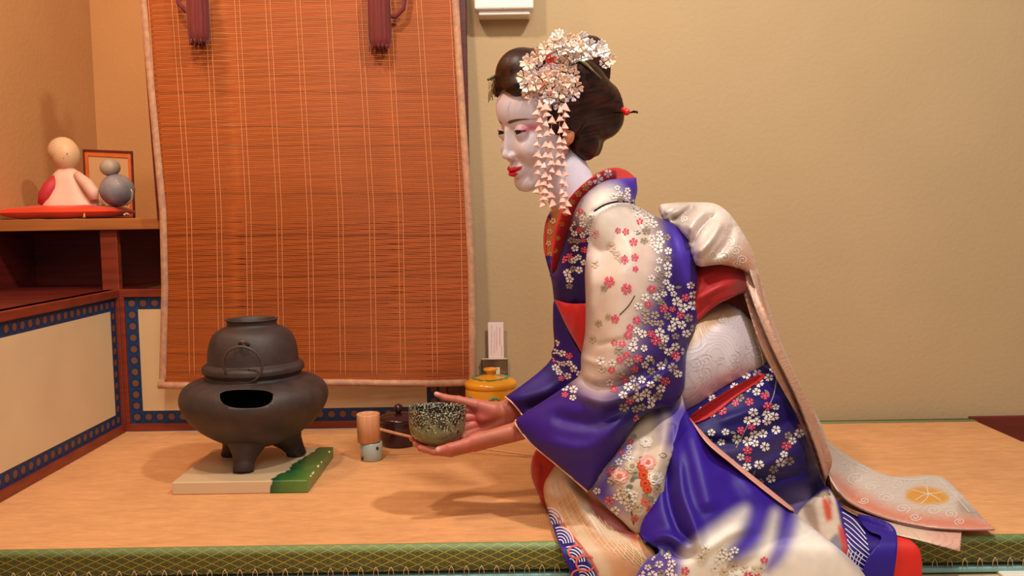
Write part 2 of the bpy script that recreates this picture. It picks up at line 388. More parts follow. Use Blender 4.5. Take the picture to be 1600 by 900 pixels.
def tassel(px, top, bot, wpx, label, hook):
    Y = YBL-.035; t = thing('tassel', label, 'tassel', tuple(U(px, bot, Y)), group='tassels hanging over the blind')
    s = MM(Y); r = wpx/2*s; c = U(px, bot, Y); zt = (bot-top)*s
    def ripple(v, a): return Vector((v.x*(1+.06*math.cos(a*14)), v.y*(1+.06*math.cos(a*14)), v.z))
    m_ = MB().lathe(smooth_prof([(r*.75, -26*s), (r*.95, -16*s), (r, 0), (r*1.0, 12*s), (r*.97, zt*.7), (r*.8, zt)]), c, 56, fn=ripple)
    m_.build('fringe', m_tassel, t)
    b = MB()
    for i in range(46):
        a = random.uniform(0, 6.28); q = r*random.uniform(.2, .97)
        p = c+Vector((q*math.cos(a), q*math.sin(a), -22*s)); b.tube([p, p+Vector((random.uniform(-1, 1)*s, 0, -random.uniform(6, 14)*s))], .0011, 4)
    b.build('fringe_ends', m_tassel, t)
    MB().tube([U(px, top-10, Y), U(px-1, top-90, Y)], .008, 10).build('cord', m_tassel, t)
    pts = [U(x, y, Y+.004) for x, y in hook]
    MB().tube(pts, .0058, 10).build('cord_loop', m_tassel, t)
tassel(310, -22, 40, 32, 'maroon silk tassel at top left of the bamboo blind', [(282, -55), (276, -20), (279, 5), (290, 17), (304, 20)])
tassel(593, -22, 48, 34, 'maroon silk tassel at top right of the bamboo blind', [(600, 24), (618, 26), (630, 14), (634, -10), (634, -55)])

# ------------------------------------------------------------------ helpers for booleans
def baked(o):
    dg = bpy.context.evaluated_depsgraph_get(); me = bpy.data.meshes.new_from_object(o.evaluated_get(dg))
    o.modifiers.clear(); old = o.data; o.data = me; me.name = o.name; return o
def cut(o, cutter):
    bm = bmesh.new(); bm.from_mesh(cutter.data); bmesh.ops.recalc_face_normals(bm, faces=bm.faces); bm.to_mesh(cutter.data); bm.free()
    bm = bmesh.new(); bm.from_mesh(o.data); bmesh.ops.recalc_face_normals(bm, faces=bm.faces); bm.to_mesh(o.data); bm.free()
    md = o.modifiers.new('b', 'BOOLEAN'); md.operation = 'DIFFERENCE'; md.solver = 'EXACT'; md.object = cutter
    bpy.context.view_layer.update(); baked(o); bpy.data.objects.remove(cutter)
# ------------------------------------------------------------------ brazier, kettle, base slab
m_iron = mat('dark_cast_iron', '#382a27', .55, var=.25, scale=25, bump=.5, bscale=420, bdist=.0012, spec=.45)
m_iron2 = mat('worn_iron', '#4a3831', .5, var=.25, scale=30, bump=.35, bscale=300, bdist=.001)
slabz = .026; YC = 1.895
CX = U(399, 640, YC).x
def zz(py, Y=YC, px=399): return U(px, py, Y).z
s = MM(YC)
br = thing('brazier', 'round dark iron tea brazier with half-moon opening standing on three legs', 'brazier', (CX, YC, slabz))
P = [(.002, zz(694)), (36*s, zz(691)), (62*s, zz(680)), (86*s, zz(664)), (103*s, zz(646)), (112*s, zz(629)), (114*s, zz(616)), (109*s, zz(603)), (97*s, zz(594)), (82*s, zz(589.5)), (73*s, zz(587)), (71*s, zz(580)), (66*s, zz(580)), (66*s, zz(590)), (84*s, zz(600)), (100*s, zz(615)), (98*s, zz(640)), (74*s, zz(668)), (40*s, zz(680)), (.002, zz(682))]
body = MB().lathe(smooth_prof(P, 3), (CX, YC, 0), 96).build('body', m_iron, br)
cutb = MB(); n = 40; ring = []
for i in range(n):                     # half-moon: flat top, rounded bottom
    a = 2*math.pi*i/n; ca, sa = math.cos(a), math.sin(a)
    x = 42*math.copysign(abs(ca)**.75, ca); y = (9 if sa > 0 else 20)*math.copysign(abs(sa)**.8, sa)
    ring.append((385+x, 618-y))
Vc = [U(x, y, YC-.2) for x, y in ring]+[U(385+(x-385)*.97, y, YC-.05) for x, y in ring]
cutb.add(Vc, [tuple(range(n))[::-1], tuple(range(n, 2*n))]+[(i, (i+1) % n, n+(i+1) % n, n+i) for i in range(n)])
cut(body, cutb.build('cutter', m_iron, smooth=False))
for a0 in (-93, 27, 147):
    a = math.radians(a0); d = Vector((math.cos(a), math.sin(a), 0)); b = MB(); pts = []; R = []
    for t, r, rr in ((0, .052, .047), (.25, .058, .036), (.5, .066, .026), (.75, .073, .021), (1, .077, .0215)):
        z = zz(676)*(1-t)+slabz*t; pts.append(Vector((CX, YC, z))+d*r*1.12); R.append(rr)
    b.tube(pts, R, 20); b.build('leg', m_iron, br)
# kettle
kt = thing('iron_kettle', 'lidless dark iron kettle with hanging ring seated on the brazier', 'kettle', (CX+.0, YC, zz(586)))
P = [(.002, zz(590)), (60*s, zz(590)), (71*s, zz(584)), (76.5*s, zz(578)), (78*s, zz(576.5)), (78*s, zz(571)), (76*s, zz(568)), (72*s, zz(565.5)), (69.5*s, zz(564)), (69.2*s, zz(560)), (68.5*s, zz(548)), (65*s, zz(532)), (58*s, zz(519)), (47*s, zz(512)), (41*s, zz(509.5)), (37.5*s, zz(506)), (38.5*s, zz(501)), (40.5*s, zz(498.5)), (39.5*s, zz(497.5)), (36*s, zz(499)), (33*s, zz(506)), (33*s, zz(512)), (54*s, zz(524)), (60*s, zz(545)), (55*s, zz(580)), (.002, zz(582))]
MB().lathe(smooth_prof(P, 3), (CX, YC, 0), 96).build('body', m_iron, kt)
lug = U(381, 541, YC-.092); m_ring = m_iron2
MB().tube([lug+Vector((x*s, dy, z*s)) for x, dy, z in ((-5, .02, 0), (-6, 0, 3), (-4, -.008, 7), (0, -.012, 8), (4, -.008, 7), (6, 0, 3), (5, .02, 0))], .0035, 8).build('lug', m_iron2, kt)
rc = U(379.5, 570, YC-.108)
MB().tube([rc+Vector((28.5*s*math.sin(t), .012*math.cos(t)*-1, 28.5*s*math.cos(t))) for t in [2*math.pi*i/48 for i in range(48)]], .0027, 8, closed=True).build('ring_handle', m_ring, kt)
# slab
x0 = G(271, 772).x; x1 = G(480, 772).x; y0 = float(YF(375, 772)); y1 = float(YF(480, 716))
m_slab = bpy.data.materials.new('cream_and_green_glaze'); m_slab.use_nodes = True
def slabmat(m):
    nt = m.node_tree; N = nt.nodes.new; L = nt.links.new; b = nt.nodes['Principled BSDF']; b.inputs['Roughness'].default_value = .3
    tc = N('ShaderNodeTexCoord'); sp = N('ShaderNodeSeparateXYZ'); L(tc.outputs['Object'], sp.inputs[0])
    ns = N('ShaderNodeTexNoise'); ns.inputs['Scale'].default_value = 22; L(tc.outputs['Object'], ns.inputs['Vector'])
    A = G(402, 768, slabz); B = G(484, 708, slabz)
    nx, ny = (B.y-A.y), -(B.x-A.x); l = math.hypot(nx, ny); nx /= l; ny /= l
    def mt(op, a, c):
        q = N('ShaderNodeMath'); q.operation = op
        for i, v in enumerate((a, c)):
            if isinstance(v, (int, float)): q.inputs[i].default_value = v
            else: L(v, q.inputs[i])
        return q.outputs[0]
    d = mt('ADD', mt('MULTIPLY', sp.outputs[0], nx), mt('MULTIPLY', sp.outputs[1], ny))
    d = mt('SUBTRACT', d, nx*A.x+ny*A.y)
    d = mt('ADD', d, mt('MULTIPLY', mt('SUBTRACT', ns.outputs[0], .5), .06))
    cr = N('ShaderNodeValToRGB'); L(mt('MULTIPLY', mt('ADD', d, .1), 5), cr.inputs[0]); e = cr.color_ramp.elements
    e[0].position = .49; e[0].color = (*lin('#c9ab86'), 1); e[1].position = .505; e[1].color = (*lin('#12462c'), 1)
    q = e.new(.65); q.color = (*lin('#3f6a2c'), 1); q = e.new(.85); q.color = (*lin('#5d7a35'), 1)
    L(cr.outputs[0], b.inputs['Base Color'])
slabmat(m_slab)
sl = MB().box((x0, y0, 0), (x1, y1, slabz)).build('ceramic_slab', m_slab, smooth=False); bevel(sl, .0025, 3)
tag(sl, 'thick cream ceramic slab glazed green at one corner, under the iron brazier', 'slab')
bch = MB()
for (ax, ay, bx, by) in ((x1-.0005, y0+.02, x1-.0005, y1-.02),):
    for i in range(9):
        t = random.random(); bch.ball((x1-.001, y0+(y1-y0)*t, slabz-.001), .0022, 8)
bch.build('chips', mat('bare_clay_chips', '#e6d3ac', .8), sl)

# ------------------------------------------------------------------ ladle, lid rest, jars
m_bamboo = mat('pale_bamboo', '#d3966a', .5, var=.12, scale=20, stretch=(6, 6, .5))
m_celadon = mat('pale_celadon_glaze', '#a9b6ac', .25, var=.06, scale=12)
RY = 1.985; rs = MM(RY); rx = U(581, 715, RY)
rest = thing('lid_rest', 'small pale blue-grey cylinder with dark dots standing on the tatami', 'lid rest', (rx.x, RY, 0))
zt = U(581, 690, RY).z; rr = 17.3*rs
P = [(rr*.9, .0), (rr, .002), (rr, zt-.002), (rr*.96, zt), (rr*.8, zt-.001), (rr*.78, zt-.01), (rr*.78, .006), (.001, .006)]
MB().lathe(P, (rx.x, RY, 0), 48).build('body', m_celadon, rest)
m_dot = mat('dark_brown_glaze', '#3a2014', .4)
for px, py in ((589.5, 700.5), (566.5, 716)):
    p = U(px, py, RY-.02); d = Vector((p.x-rx.x, 0, 0)); yy = RY-math.sqrt(max(rr**2-d.x**2, 0))
    p = U(px, py, yy); nrm = Vector((p.x-rx.x, p.y-RY, 0)).normalized()
    MB().ball(p, 1, 12, sc=(.0036*abs(nrm.y)+.0008, .0036*abs(nrm.x)+.0008, .0046)).build('dark_dot', m_dot, rest)
lad = thing('bamboo_ladle', 'bamboo water ladle, cup upside down on the pale lid rest', 'ladle', (rx.x-.004, RY, zt))
cupx = U(575.5, 660, RY).x; cz1 = U(575, 646, RY).z; cr_ = 18.3*rs
P = [(cr_*.88, zt+.0005), (cr_*.97, zt+.001), (cr_, cz1-.002), (cr_*.97, cz1), (cr_*.86, cz1), (cr_*.84, cz1-.0035), (.001, cz1-.0025)]
MB().lathe(P, (cupx, RY, 0), 48).build('cup', m_bamboo, lad)
hp = [(cupx+cr_*.85, RY, U(590, 670, RY).z)]
hp = [Vector(hp[0]), U(640, 682, 2.0), U(700, 693, 2.02), G(838, 712.5, .004)]
hp = [Vector(p) for p in smooth_prof([tuple(p) for p in hp], 6)]
MB().tube(hp, [.0036-.0014*i/len(hp) for i in range(len(hp))], 8).build('handle', m_bamboo, lad)
m_brownlac = mat('dark_brown_lacquer', '#34161a', .22, var=.1, scale=8, coat=.3)
JY = 2.115; js = MM(JY); jx = U(623, 660, JY).x
jar = thing('lidded_jar', 'dark brown lacquered jar with round knob lid, partly behind the tea bowl', 'jar', (jx, JY, 0))
def zj(py): return U(623, py, JY).z
P = [(.001, 0), (24*js, 0), (28*js, .003), (31*js, zj(680)), (32*js, zj(665)), (31*js, zj(656)), (29*js, zj(655)), (.001, zj(655))]
MB().lathe(smooth_prof(P, 3), (jx, JY, 0), 64).build('body', m_brownlac, jar)
P = [(31.5*js, zj(655.5)), (32*js, zj(653)), (29*js, zj(650)), (18*js, zj(646.5)), (5*js, zj(645)), (.001, zj(645))]
lid = MB().lathe(smooth_prof(P, 3), (jx, JY, 0), 64).build('lid', m_brownlac, jar)
MB().ball((jx, JY, zj(638)), 7.4*js, 20).build('knob', m_brownlac, lid)
m_yel = mat('glossy_yellow_enamel', '#e59a1c', .25, var=.05, scale=10, coat=.3)
m_leafp = mat('teal_leaf_paint', '#4a8f6a', .4)
KY = 2.205; ks = MM(KY); kx = U(767, 620, KY).x
def zk(py): return U(767, py, KY).z
yj = thing('lidded_jar', 'yellow enamel jar with knob lid and green garland decoration', 'jar', (kx, KY, 0))
P = [(.001, 0), (34*ks, 0), (38*ks, .004), (40.5*ks, zk(640)), (40.5*ks, zk(612)), (39*ks, zk(604)), (38*ks, zk(603)), (.001, zk(603))]
MB().lathe(smooth_prof(P, 3), (kx, KY, 0), 72).build('body', m_yel, yj)
lprof = smooth_prof([(40*ks, zk(604)), (41.3*ks, zk(601)), (41*ks, zk(597)), (37*ks, zk(593.5)), (27*ks, zk(590)), (14*ks, zk(587)), (7*ks, zk(585.5)), (6*ks, zk(582)), (9.5*ks, zk(579)), (11.5*ks, zk(577)), (9*ks, zk(575)), (.001, zk(574.5))], 3)
ld = MB().lathe(lprof, (kx, KY, 0), 72).build('lid', m_yel, yj)
b = MB()
for i in range(40):
    a = 2*math.pi*i/40+random.uniform(-.04, .04); r = 26*ks*random.uniform(.93, 1.07); z = zk(590)+.0008
    b.ball((kx+r*math.cos(a), KY+r*math.sin(a), z), .0036, 8, sc=(1.3, 1.2, .35))
b.build('lid_garland', m_leafp, ld)
b = MB()
for i in range(60):
    a = 2*math.pi*i/60; z = zk(621+6*math.sin(a*6+.5)); r = 40.6*ks
    b.ball((kx+r*math.cos(a), KY+r*math.sin(a), z), random.choice((.002, .0035, .0045)), 8, sc=(.9, .9, .9) if False else (abs(math.sin(a))*.8+.3, abs(math.cos(a))*.8+.3, 1))
b.build('leaf_garland', m_leafp, yj)
# card holder and card
m_steel = mat('brown_tinted_metal', '#7a6350', .25, metal=.7)
hy = YB-.016
hp0 = U(753, 600, hy); hp1 = U(793, 560, hy)
hold = thing('card_holder', 'small brown metal wall plate holding a paper card behind yellow jar', 'card holder', tuple(U(773, 600, hy)))
bevel(MB().box((hp0.x, hy, hp0.z-.02), (hp1.x, YB-.001, hp1.z)).build('plate', m_steel, hold, smooth=False), .002)
bevel(MB().box((hp0.x, hy-.003, hp1.z-.003), (hp1.x, hy, hp1.z+.0015)).build('lip', mat('bright_metal_lip', '#c0b0a0', .25, metal=.6), hold, smooth=False), .0006)
bevel(MB().box(tuple(U(775, 588, hy-.004)), tuple(U(781, 574, hy-.001))).build('price_tag', mat('cream_tag_paper', '#d9cfa8', .8), hold, smooth=False), .0004)
c0 = U(763.5, 561, hy); c1 = U(786.5, 503, hy)
card = MB().box((c0.x, hy-.004, c0.z), (c1.x, hy-.0025, c1.z)).build('paper_card', mat('white_card_paper', '#e6cfc6', .75), smooth=False)
tag(card, 'tall narrow white paper card printed in pink, upright on metal wall plate', 'card')
b = MB()
for cx_, t0, t1, wd in ((781.0, 512, 538, 2.4), (776, 510, 548, 1.1), (772.5, 516, 550, .9), (768, 508, 552, 1.1), (784, 540, 556, 1.0)):
    y = t0
    while y < t1:
        q = random.uniform(.5, 1)*wd
        for kx_ in range(2):
            a = U(cx_-q/2+random.uniform(-.4, .4), y+kx_*.9+.5, hy-.0042); c = U(cx_+q/2, y+kx_*.9, hy-.0046); b.box((a.x, hy-.0044, a.z), (c.x, hy-.0041, c.z))
        b.box((U(cx_-.2, y, hy).x, hy-.0044, U(cx_, y+2, hy).z), (U(cx_+.25, y, hy).x, hy-.0041, U(cx_, y, hy).z))
        y += 3.1 if wd > 2 else 2.4
b.build('pink_lettering', mat('pink_ink', '#df8f94', .8), card, smooth=False)
# white box high on wall
m_white = mat('white_plastic', '#e3dbd2', .35)
wb = thing('wall_box', 'white plastic housing fixed high on the beige wall beside the blind', 'wall box', tuple(U(786, 20, YB-.03)))
yw = YB-.07; p0 = U(741, 15, yw); p1 = U(833, -70, yw)
q0 = U(747, 21, YB-.03); q1 = U(829, 21, YB-.03)
bevel(MB().box((p0.x, yw, p0.z), (p1.x, YB-.02, p1.z)).build('cover', m_white, wb, smooth=False), .006, 4)
bevel(MB().box((q0.x+.002, yw+.012, p0.z-.011), (q1.x-.002, YB-.0005, p1.z-.01)).build('base', m_white, wb, smooth=False), .003, 3)
m_scuff = mat('grey_scuff', '#8a7a80', .8)
for px, py in ((785, 12.5), (787, 13.5), (816, 13), (819, 12.8), (815, 17), (818, 17.5)): MB().ball(U(px, py, yw-.0002), .0009, 6).build('scuff', m_scuff, wb)

# ------------------------------------------------------------------ things on the shelf
SY = YB+.10; ss = MM(SY)
m_or = mat('orange_red_silk', '#d8380f', .55, sheen=.3, var=.1, scale=10)
def ellz(px, py, Y): return U(px, py, Y)
def pillow(name, cx_, cy_, Yc, w2, d2, h2, label):
    n = 40; V = []; Fs = []
    c = U(cx_, cy_, Yc)
    for s_ in (1, -1):
        for i in range(n+1):
            for j in range(n+1):
                u = -1+2*i/n; v = -1+2*j/n; hgt = ((1-u**4)*(1-v**4))**.5
                x = u*w2*(1-.05*v*v); y = v*d2*(1-.05*u*u)
                V.append((c.x+x, c.y+y, c.z+s_*hgt*h2*(1-.35*math.exp(-(u*u+v*v)*25)*(s_ > 0))+.0015*math.sin(u*9+v*4)*hgt))
    for s_ in (0, 1):
        for i in range(n):
            for j in range(n):
                a = s_*(n+1)**2+i*(n+1)+j; f = (a, a+n+1, a+n+2, a+1); Fs.append(f if s_ == 0 else f[::-1])
    o = meshobj('cover', V, Fs, m_or)
    return o, c
cu, cc = pillow('cushion', 105, 333, SY, 92*ss, .085, 10.5*ss, '')
cu.location.z += zs1-(cc.z-10.5*ss)+.0005
cthing = thing('cushion', 'flat orange-red silk cushion on the shelf beneath the doll', 'cushion', (cc.x, cc.y, zs1))
setpar(cu, cthing)
b = MB(); p = U(132, 333, SY-.087)
for i in range(9): b.tube([p, p+Vector((random.uniform(-.004, .004), -.003, -random.uniform(.008, .013)))], .0008, 4)
b.build('tuft', mat('gold_thread', '#d8b060', .6), cthing)
b = MB(); p = U(197, 332, SY-.02)
for i in range(12): b.tube([p, p+Vector((random.uniform(-.002, .012), random.uniform(-.02, .0), -random.uniform(.004, .009)))], .0009, 4)
b.build('corner_tassel', mat('pale_thread', '#d8d0c8', .6), cthing)
ct = zs1+18*ss
# doll: body, robe, sleeves, head
dx = U(108, 300, SY).x
doll = thing('doll', 'small doll in pale pink and crimson robe seated on the orange cushion', 'doll', (dx, SY, ct))
m_skin0 = mat('pale_doll_skin', '#d9a97e', .5); m_pinkr = mat('pale_pink_robe', '#dfb09a', .6, var=.08, scale=14); m_crim = mat('crimson_robe', '#b8262c', .6, var=.1, scale=10)
def zd(py): return U(108, py, SY).z
def ell(v, a): return Vector((v.x, v.y*.7, v.z))
P = [(.001, ct+.001), (44*ss, ct+.001), (46*ss, zd(317)), (38*ss, zd(305)), (30*ss, zd(290)), (24*ss, zd(276)), (15*ss, zd(266)), (9*ss, zd(261)), (.001, zd(260))]
def lean(v, a): return Vector((v.x-(v.z-ct)*.12, v.y*.7*(1+.05*math.sin(5*a)), v.z))
MB().lathe(smooth_prof(P, 4), (dx+5*ss, SY, 0), 56, fn=lean).build('robe', m_pinkr, doll)
MB().tube([U(92, 276, SY-.01), U(80, 292, SY-.025), U(72, 308, SY-.03), U(66, 320, SY-.03)], [.012, .02, .021, .012], 16).build('back_sleeve', m_crim, doll)
MB().tube([U(120, 272, SY-.02), U(136, 288, SY-.035), U(145, 300, SY-.04), U(147, 312, SY-.04)], [.01, .016, .016, .01], 16).build('front_sleeve', m_pinkr, doll)
hd = U(103, 242, SY)
b = MB().ball(hd, 24*ss, 28, sc=(.86, .86, 1.0)); b.tube([hd, U(107, 268, SY)], [9*ss, 9*ss], 12)
hh = b.build('head', m_skin0, doll)
b = MB().ball(hd+Vector((-.009, .004, .010)), 24*ss, 24, sc=(.9, .95, .92)); b.ball(hd+Vector((-.024, .0, .012)), 9*ss, 12)
b.build('hair', mat('pale_cream_hair', '#cfa680', .7, var=.08, scale=40), doll)
m_ink = mat('faint_doll_features', '#7a4a3a', .7)
b = MB()
for k in (-1, 1): b.ball(hd+Vector((.012*k+.008, -24*ss*.80, .001)), .0016, 8)
b.ball(hd+Vector((.009, -24*ss*.78, -.011)), .0018, 8, sc=(1.3, .6, .7)); b.build('face', m_ink, hh)
# blue round figurine beside it
fx = U(183, 296, SY-.02)
fig = thing('figurine', 'rounded blue and pale grey figurine beside the doll on the cushion', 'figurine', (fx.x, SY-.02, ct))
m_blueg = mat('blue_grey_glaze', '#5a6690', .5, var=.5, scale=9, col2='#9c8f8c', coat=.1)
MB().ball((fx.x, SY-.02, ct+25*ss), 28*ss, 32, sc=(.93, .8, .9)).build('body', m_blueg, fig)
MB().ball(U(172, 262, SY-.02), 14*ss, 20, sc=(1.1, .9, .95)).build('head', mat('grey_beige_glaze', '#a3907e', .5, var=.2, scale=15), fig)
MB().tube([U(200, 290, SY-.03), U(207, 300, SY-.03), U(206, 312, SY-.03), U(197, 320, SY-.03)], .0035, 8).build('silver_trim', mat('silver_trim', '#b9b0a8', .3, metal=.6), fig)
# framed picture leaning behind
fy = YB+.2
fr = thing('picture_frame', 'small dark-rimmed picture with orange border behind the doll', 'picture', tuple(U(170, 340, fy)))
A = [U(131, 234, fy+.03), U(207, 237, fy+.03), U(211, 342, fy), U(136, 342, fy)]
def quadframe(P, inset0, inset1, d0, d1, m, name, par):
    c = sum(P, Vector())/4
    def ins(k): return [p+(c-p).normalized()*k*1.35 for p in P]
    a = ins(inset0); b_ = ins(inset1); f0 = Vector((0, -d0, 0)); f1 = Vector((0, -d1, 0))
    mb = MB()
    for i in range(4):
        j = (i+1) % 4; mb.hexa([a[i]+f0, a[j]+f0, b_[j]+f0, b_[i]+f0, a[i]+f1, a[j]+f1, b_[j]+f1, b_[i]+f1])
    return mb.build(name, m, par, smooth=False)
bk = MB().hexa([p+Vector((0, .004, 0)) for p in A]+[p for p in A]).build('paper', mat('pale_buff_paper', '#cfa070', .8), fr, smooth=False)
quadframe(A, .004, .016, 0, .003, mat('orange_brocade_mount', '#d8641c', .7, var=.1, scale=40), 'mount', fr)
quadframe(A, -.001, .004, -.002, .006, m_lacq, 'rim', fr)

# ================================================================== implicit surfaces
def nrm_(v): return np.sqrt((v*v).sum(-1))
def ell_(P, c, r):
    c = np.array(c, np.float32); r = np.array(r, np.float32); q = (P-c)/r; k0 = nrm_(q); k1 = nrm_(q/r)
    return k0*(k0-1)/np.maximum(k1, 1e-6)
def sph_(P, c, r): return nrm_(P-np.array(c, np.float32))-r
def cap_(P, a, b, ra, rb):
    a = np.array(a, np.float32); b = np.array(b, np.float32); ab = b-a
    t = np.clip(((P-a)@ab)/max(float(ab@ab), 1e-12), 0, 1); return nrm_(P-a-t[:, None]*ab)-(ra+(rb-ra)*t)
def smin(a, b, k): h = np.clip(.5+.5*(b-a)/k, 0, 1); return b+(a-b)*h-k*h*(1-h)
def smax(a, b, k): return -smin(-a, -b, k)
def chain_(P, pts, rs, k=None):
    d = None
    for i in range(len(pts)-1):
        e = cap_(P, pts[i], pts[i+1], rs[i], rs[i+1]); d = e if d is None else (np.minimum(d, e) if not k else smin(d, e, k))
    return d
def nets(f, lo, hi, h, B=8, lip=1.5):
    lo = np.array(lo, float); hi = np.array(hi, float)
    nb = np.ceil((hi-lo)/(h*B)).astype(int)+1; n = nb*B
    bi = np.stack(np.meshgrid(*[np.arange(k) for k in nb], indexing='ij'), -1).reshape(-1, 3)
    cen = lo+(bi*B+(B-1)/2)*h
    dc = f(cen.astype(np.float32)); act = np.abs(dc) < B*h*.87*lip+2*h
    D = np.repeat(np.repeat(np.repeat(np.sign(dc).reshape(nb).astype(np.float32), B, 0), B, 1), B, 2)
    loc = np.stack(np.meshgrid(*[np.arange(B)]*3, indexing='ij'), -1).reshape(-1, 3)
    ab = bi[act]
    for s in range(0, len(ab), 600):
        idx = (ab[s:s+600, None]*B+loc[None]).reshape(-1, 3)
        D[idx[:, 0], idx[:, 1], idx[:, 2]] = f((lo+idx*h).astype(np.float32))
    S = D < 0
    c = np.zeros(np.array(S.shape)-1, np.int8)
    cor = [(i, j, k) for i in (0, 1) for j in (0, 1) for k in (0, 1)]
    nx, ny, nz = S.shape
    for i, j, k in cor: c += S[i:nx-1+i, j:ny-1+j, k:nz-1+k]
    cells = np.argwhere((c > 0) & (c < 8)); cid = -np.ones(c.shape, np.int64); cid[tuple(cells.T)] = np.arange(len(cells))
    acc = np.zeros((len(cells), 3)); cnt = np.zeros(len(cells))
    for a in range(8):
        for ax in range(3):
            o = cor[a]
            if o[ax]: continue
            o2 = list(o); o2[ax] = 1
            p = cells+np.array(o); q = cells+np.array(o2); dp = D[tuple(p.T)]; dq = D[tuple(q.T)]
            m = (dp < 0) != (dq < 0); t = np.where(m, dp/np.where(m, dp-dq, 1), 0)
            acc += np.where(m[:, None], p+(q-p)*t[:, None], 0); cnt += m
    V = lo+acc/cnt[:, None]*h
    for _ in range(2):
        P = V.astype(np.float32); e = h*.5; d0 = f(P); g = np.stack([f(P+np.eye(3, dtype=np.float32)[i]*e)-f(P-np.eye(3, dtype=np.float32)[i]*e) for i in range(3)], -1)/(2*e)
        gn = np.maximum(nrm_(g), .3); st = np.clip(d0/gn, -h*.7, h*.7); V = V-(g/gn[:, None])*st[:, None]
    Fs = []
    for ax in range(3):
        sl0 = [slice(None)]*3; sl1 = [slice(None)]*3; sl0[ax] = slice(0, -1); sl1[ax] = slice(1, None)
        A = S[tuple(sl0)]; Bq = S[tuple(sl1)]; e = np.argwhere(A != Bq)
        u, v = [(1, 2), (2, 0), (0, 1)][ax]
        e = e[(e[:, u] > 0) & (e[:, v] > 0)]; e = e[(e[:, u] < c.shape[u]) & (e[:, v] < c.shape[v])]
        du = np.zeros(3, int); du[u] = 1; dv = np.zeros(3, int); dv[v] = 1
        q = np.stack([cid[tuple((e-du-dv).T)], cid[tuple((e-dv).T)], cid[tuple(e.T)], cid[tuple((e-du).T)]], -1)
        ins = A[tuple(e.T)]; q = np.where(ins[:, None], q, q[:, ::-1]); Fs.append(q[(q >= 0).all(1)])
    return V, np.concatenate(Fs)

# ================================================================== the tea bowl
BY = 1.60; bs = MM(BY); bc = U(682, 663, BY)
def zbw(py): return U(682, py, BY).z
m_bowl = bpy.data.materials.new('mottled_olive_raku_glaze'); m_bowl.use_nodes = True
def bowlmat(m):
    nt = m.node_tree; N = nt.nodes.new; L = nt.links.new; b = nt.nodes['Principled BSDF']; b.inputs['Roughness'].default_value = .22
    tc = N('ShaderNodeTexCoord'); sp = N('ShaderNodeSeparateXYZ'); L(tc.outputs['Object'], sp.inputs[0])
    def no(sc, det=3):
        n = N('ShaderNodeTexNoise'); n.inputs['Scale'].default_value = sc; n.inputs['Detail'].default_value = det; L(tc.outputs['Object'], n.inputs['Vector']); return n.outputs[0]
    def mr(x, a, c, d=0, e=1):
        q = N('ShaderNodeMapRange'); L(x, q.inputs[0]); q.inputs[1].default_value = a; q.inputs[2].default_value = c; q.inputs[3].default_value = d; q.inputs[4].default_value = e; return q.outputs[0]
    def mt(op, a, c):
        q = N('ShaderNodeMath'); q.operation = op; q.use_clamp = False
        for i, v in enumerate((a, c)):
            if isinstance(v, (int, float)): q.inputs[i].default_value = v
            else: L(v, q.inputs[i])
        return q.outputs[0]
    def mix(fac, A, B):
        q = N('ShaderNodeMix'); q.data_type = 'RGBA'; L(fac, q.inputs['Factor'])
        for nm, v in (('A', A), ('B', B)):
            if isinstance(v, str): q.inputs[nm].default_value = (*lin(v), 1)
            else: L(v, q.inputs[nm])
        return q.outputs['Result']
    hgt = mr(sp.outputs[2], 0, .066)
    up_ = mr(mt('ADD', hgt, mt('MULTIPLY', mt('SUBTRACT', no(90), .5), 1.4)), .62, .8)
    base = mix(no(70), '#5d5234', '#7a7450'); base = mix(up_, base, '#221a14')
    wh = mr(mt('ADD', no(330, 3), mt('MULTIPLY', mt('SUBTRACT', hgt, .55), .16)), .585, .645); wh = mt('MULTIPLY', wh, mr(hgt, .25, .5))
    c1 = mix(wh, base, '#b5ae94')
    br_ = mr(no(120, 2), .60, .66); L(mix(mt('MULTIPLY', br_, mr(hgt, .3, .7)), c1, '#3a2415'), b.inputs['Base Color'])
bowlmat(m_bowl)
zb0 = zbw(695); hB = zbw(637)-zb0
bowl = thing('tea_bowl', 'mottled olive and white glazed tea bowl held in both hands', 'bowl', (bc.x, BY, zb0))
P = [(.001, .004), (.018, .004), (.020, 0), (.023, 0), (.024, .004), (.036, .009), (.046, .018), (.0505, .030), (.052, .045), (.0525, hB-.004), (.0525, hB), (.0505, hB+.0005), (.049, hB-.004), (.048, .045), (.045, .028), (.036, .016), (.018, .011), (.001, .010)]
def wav(v, a):
    k = max(0, v.z/hB); return Vector((v.x*(1+.015*math.sin(3*a)*k), v.y*(1+.015*math.cos(2*a)*k), v.z+.0012*k*math.sin(2*a+1)+.0004*k*math.sin(5*a)))
bo = MB().lathe(smooth_prof(P, 3), (0, 0, 0), 96, fn=wav).build('body', m_bowl)
bo.location = (0, 0, 0); bo.parent = bowl
bowl.rotation_euler = (math.radians(-1), math.radians(2), 0)

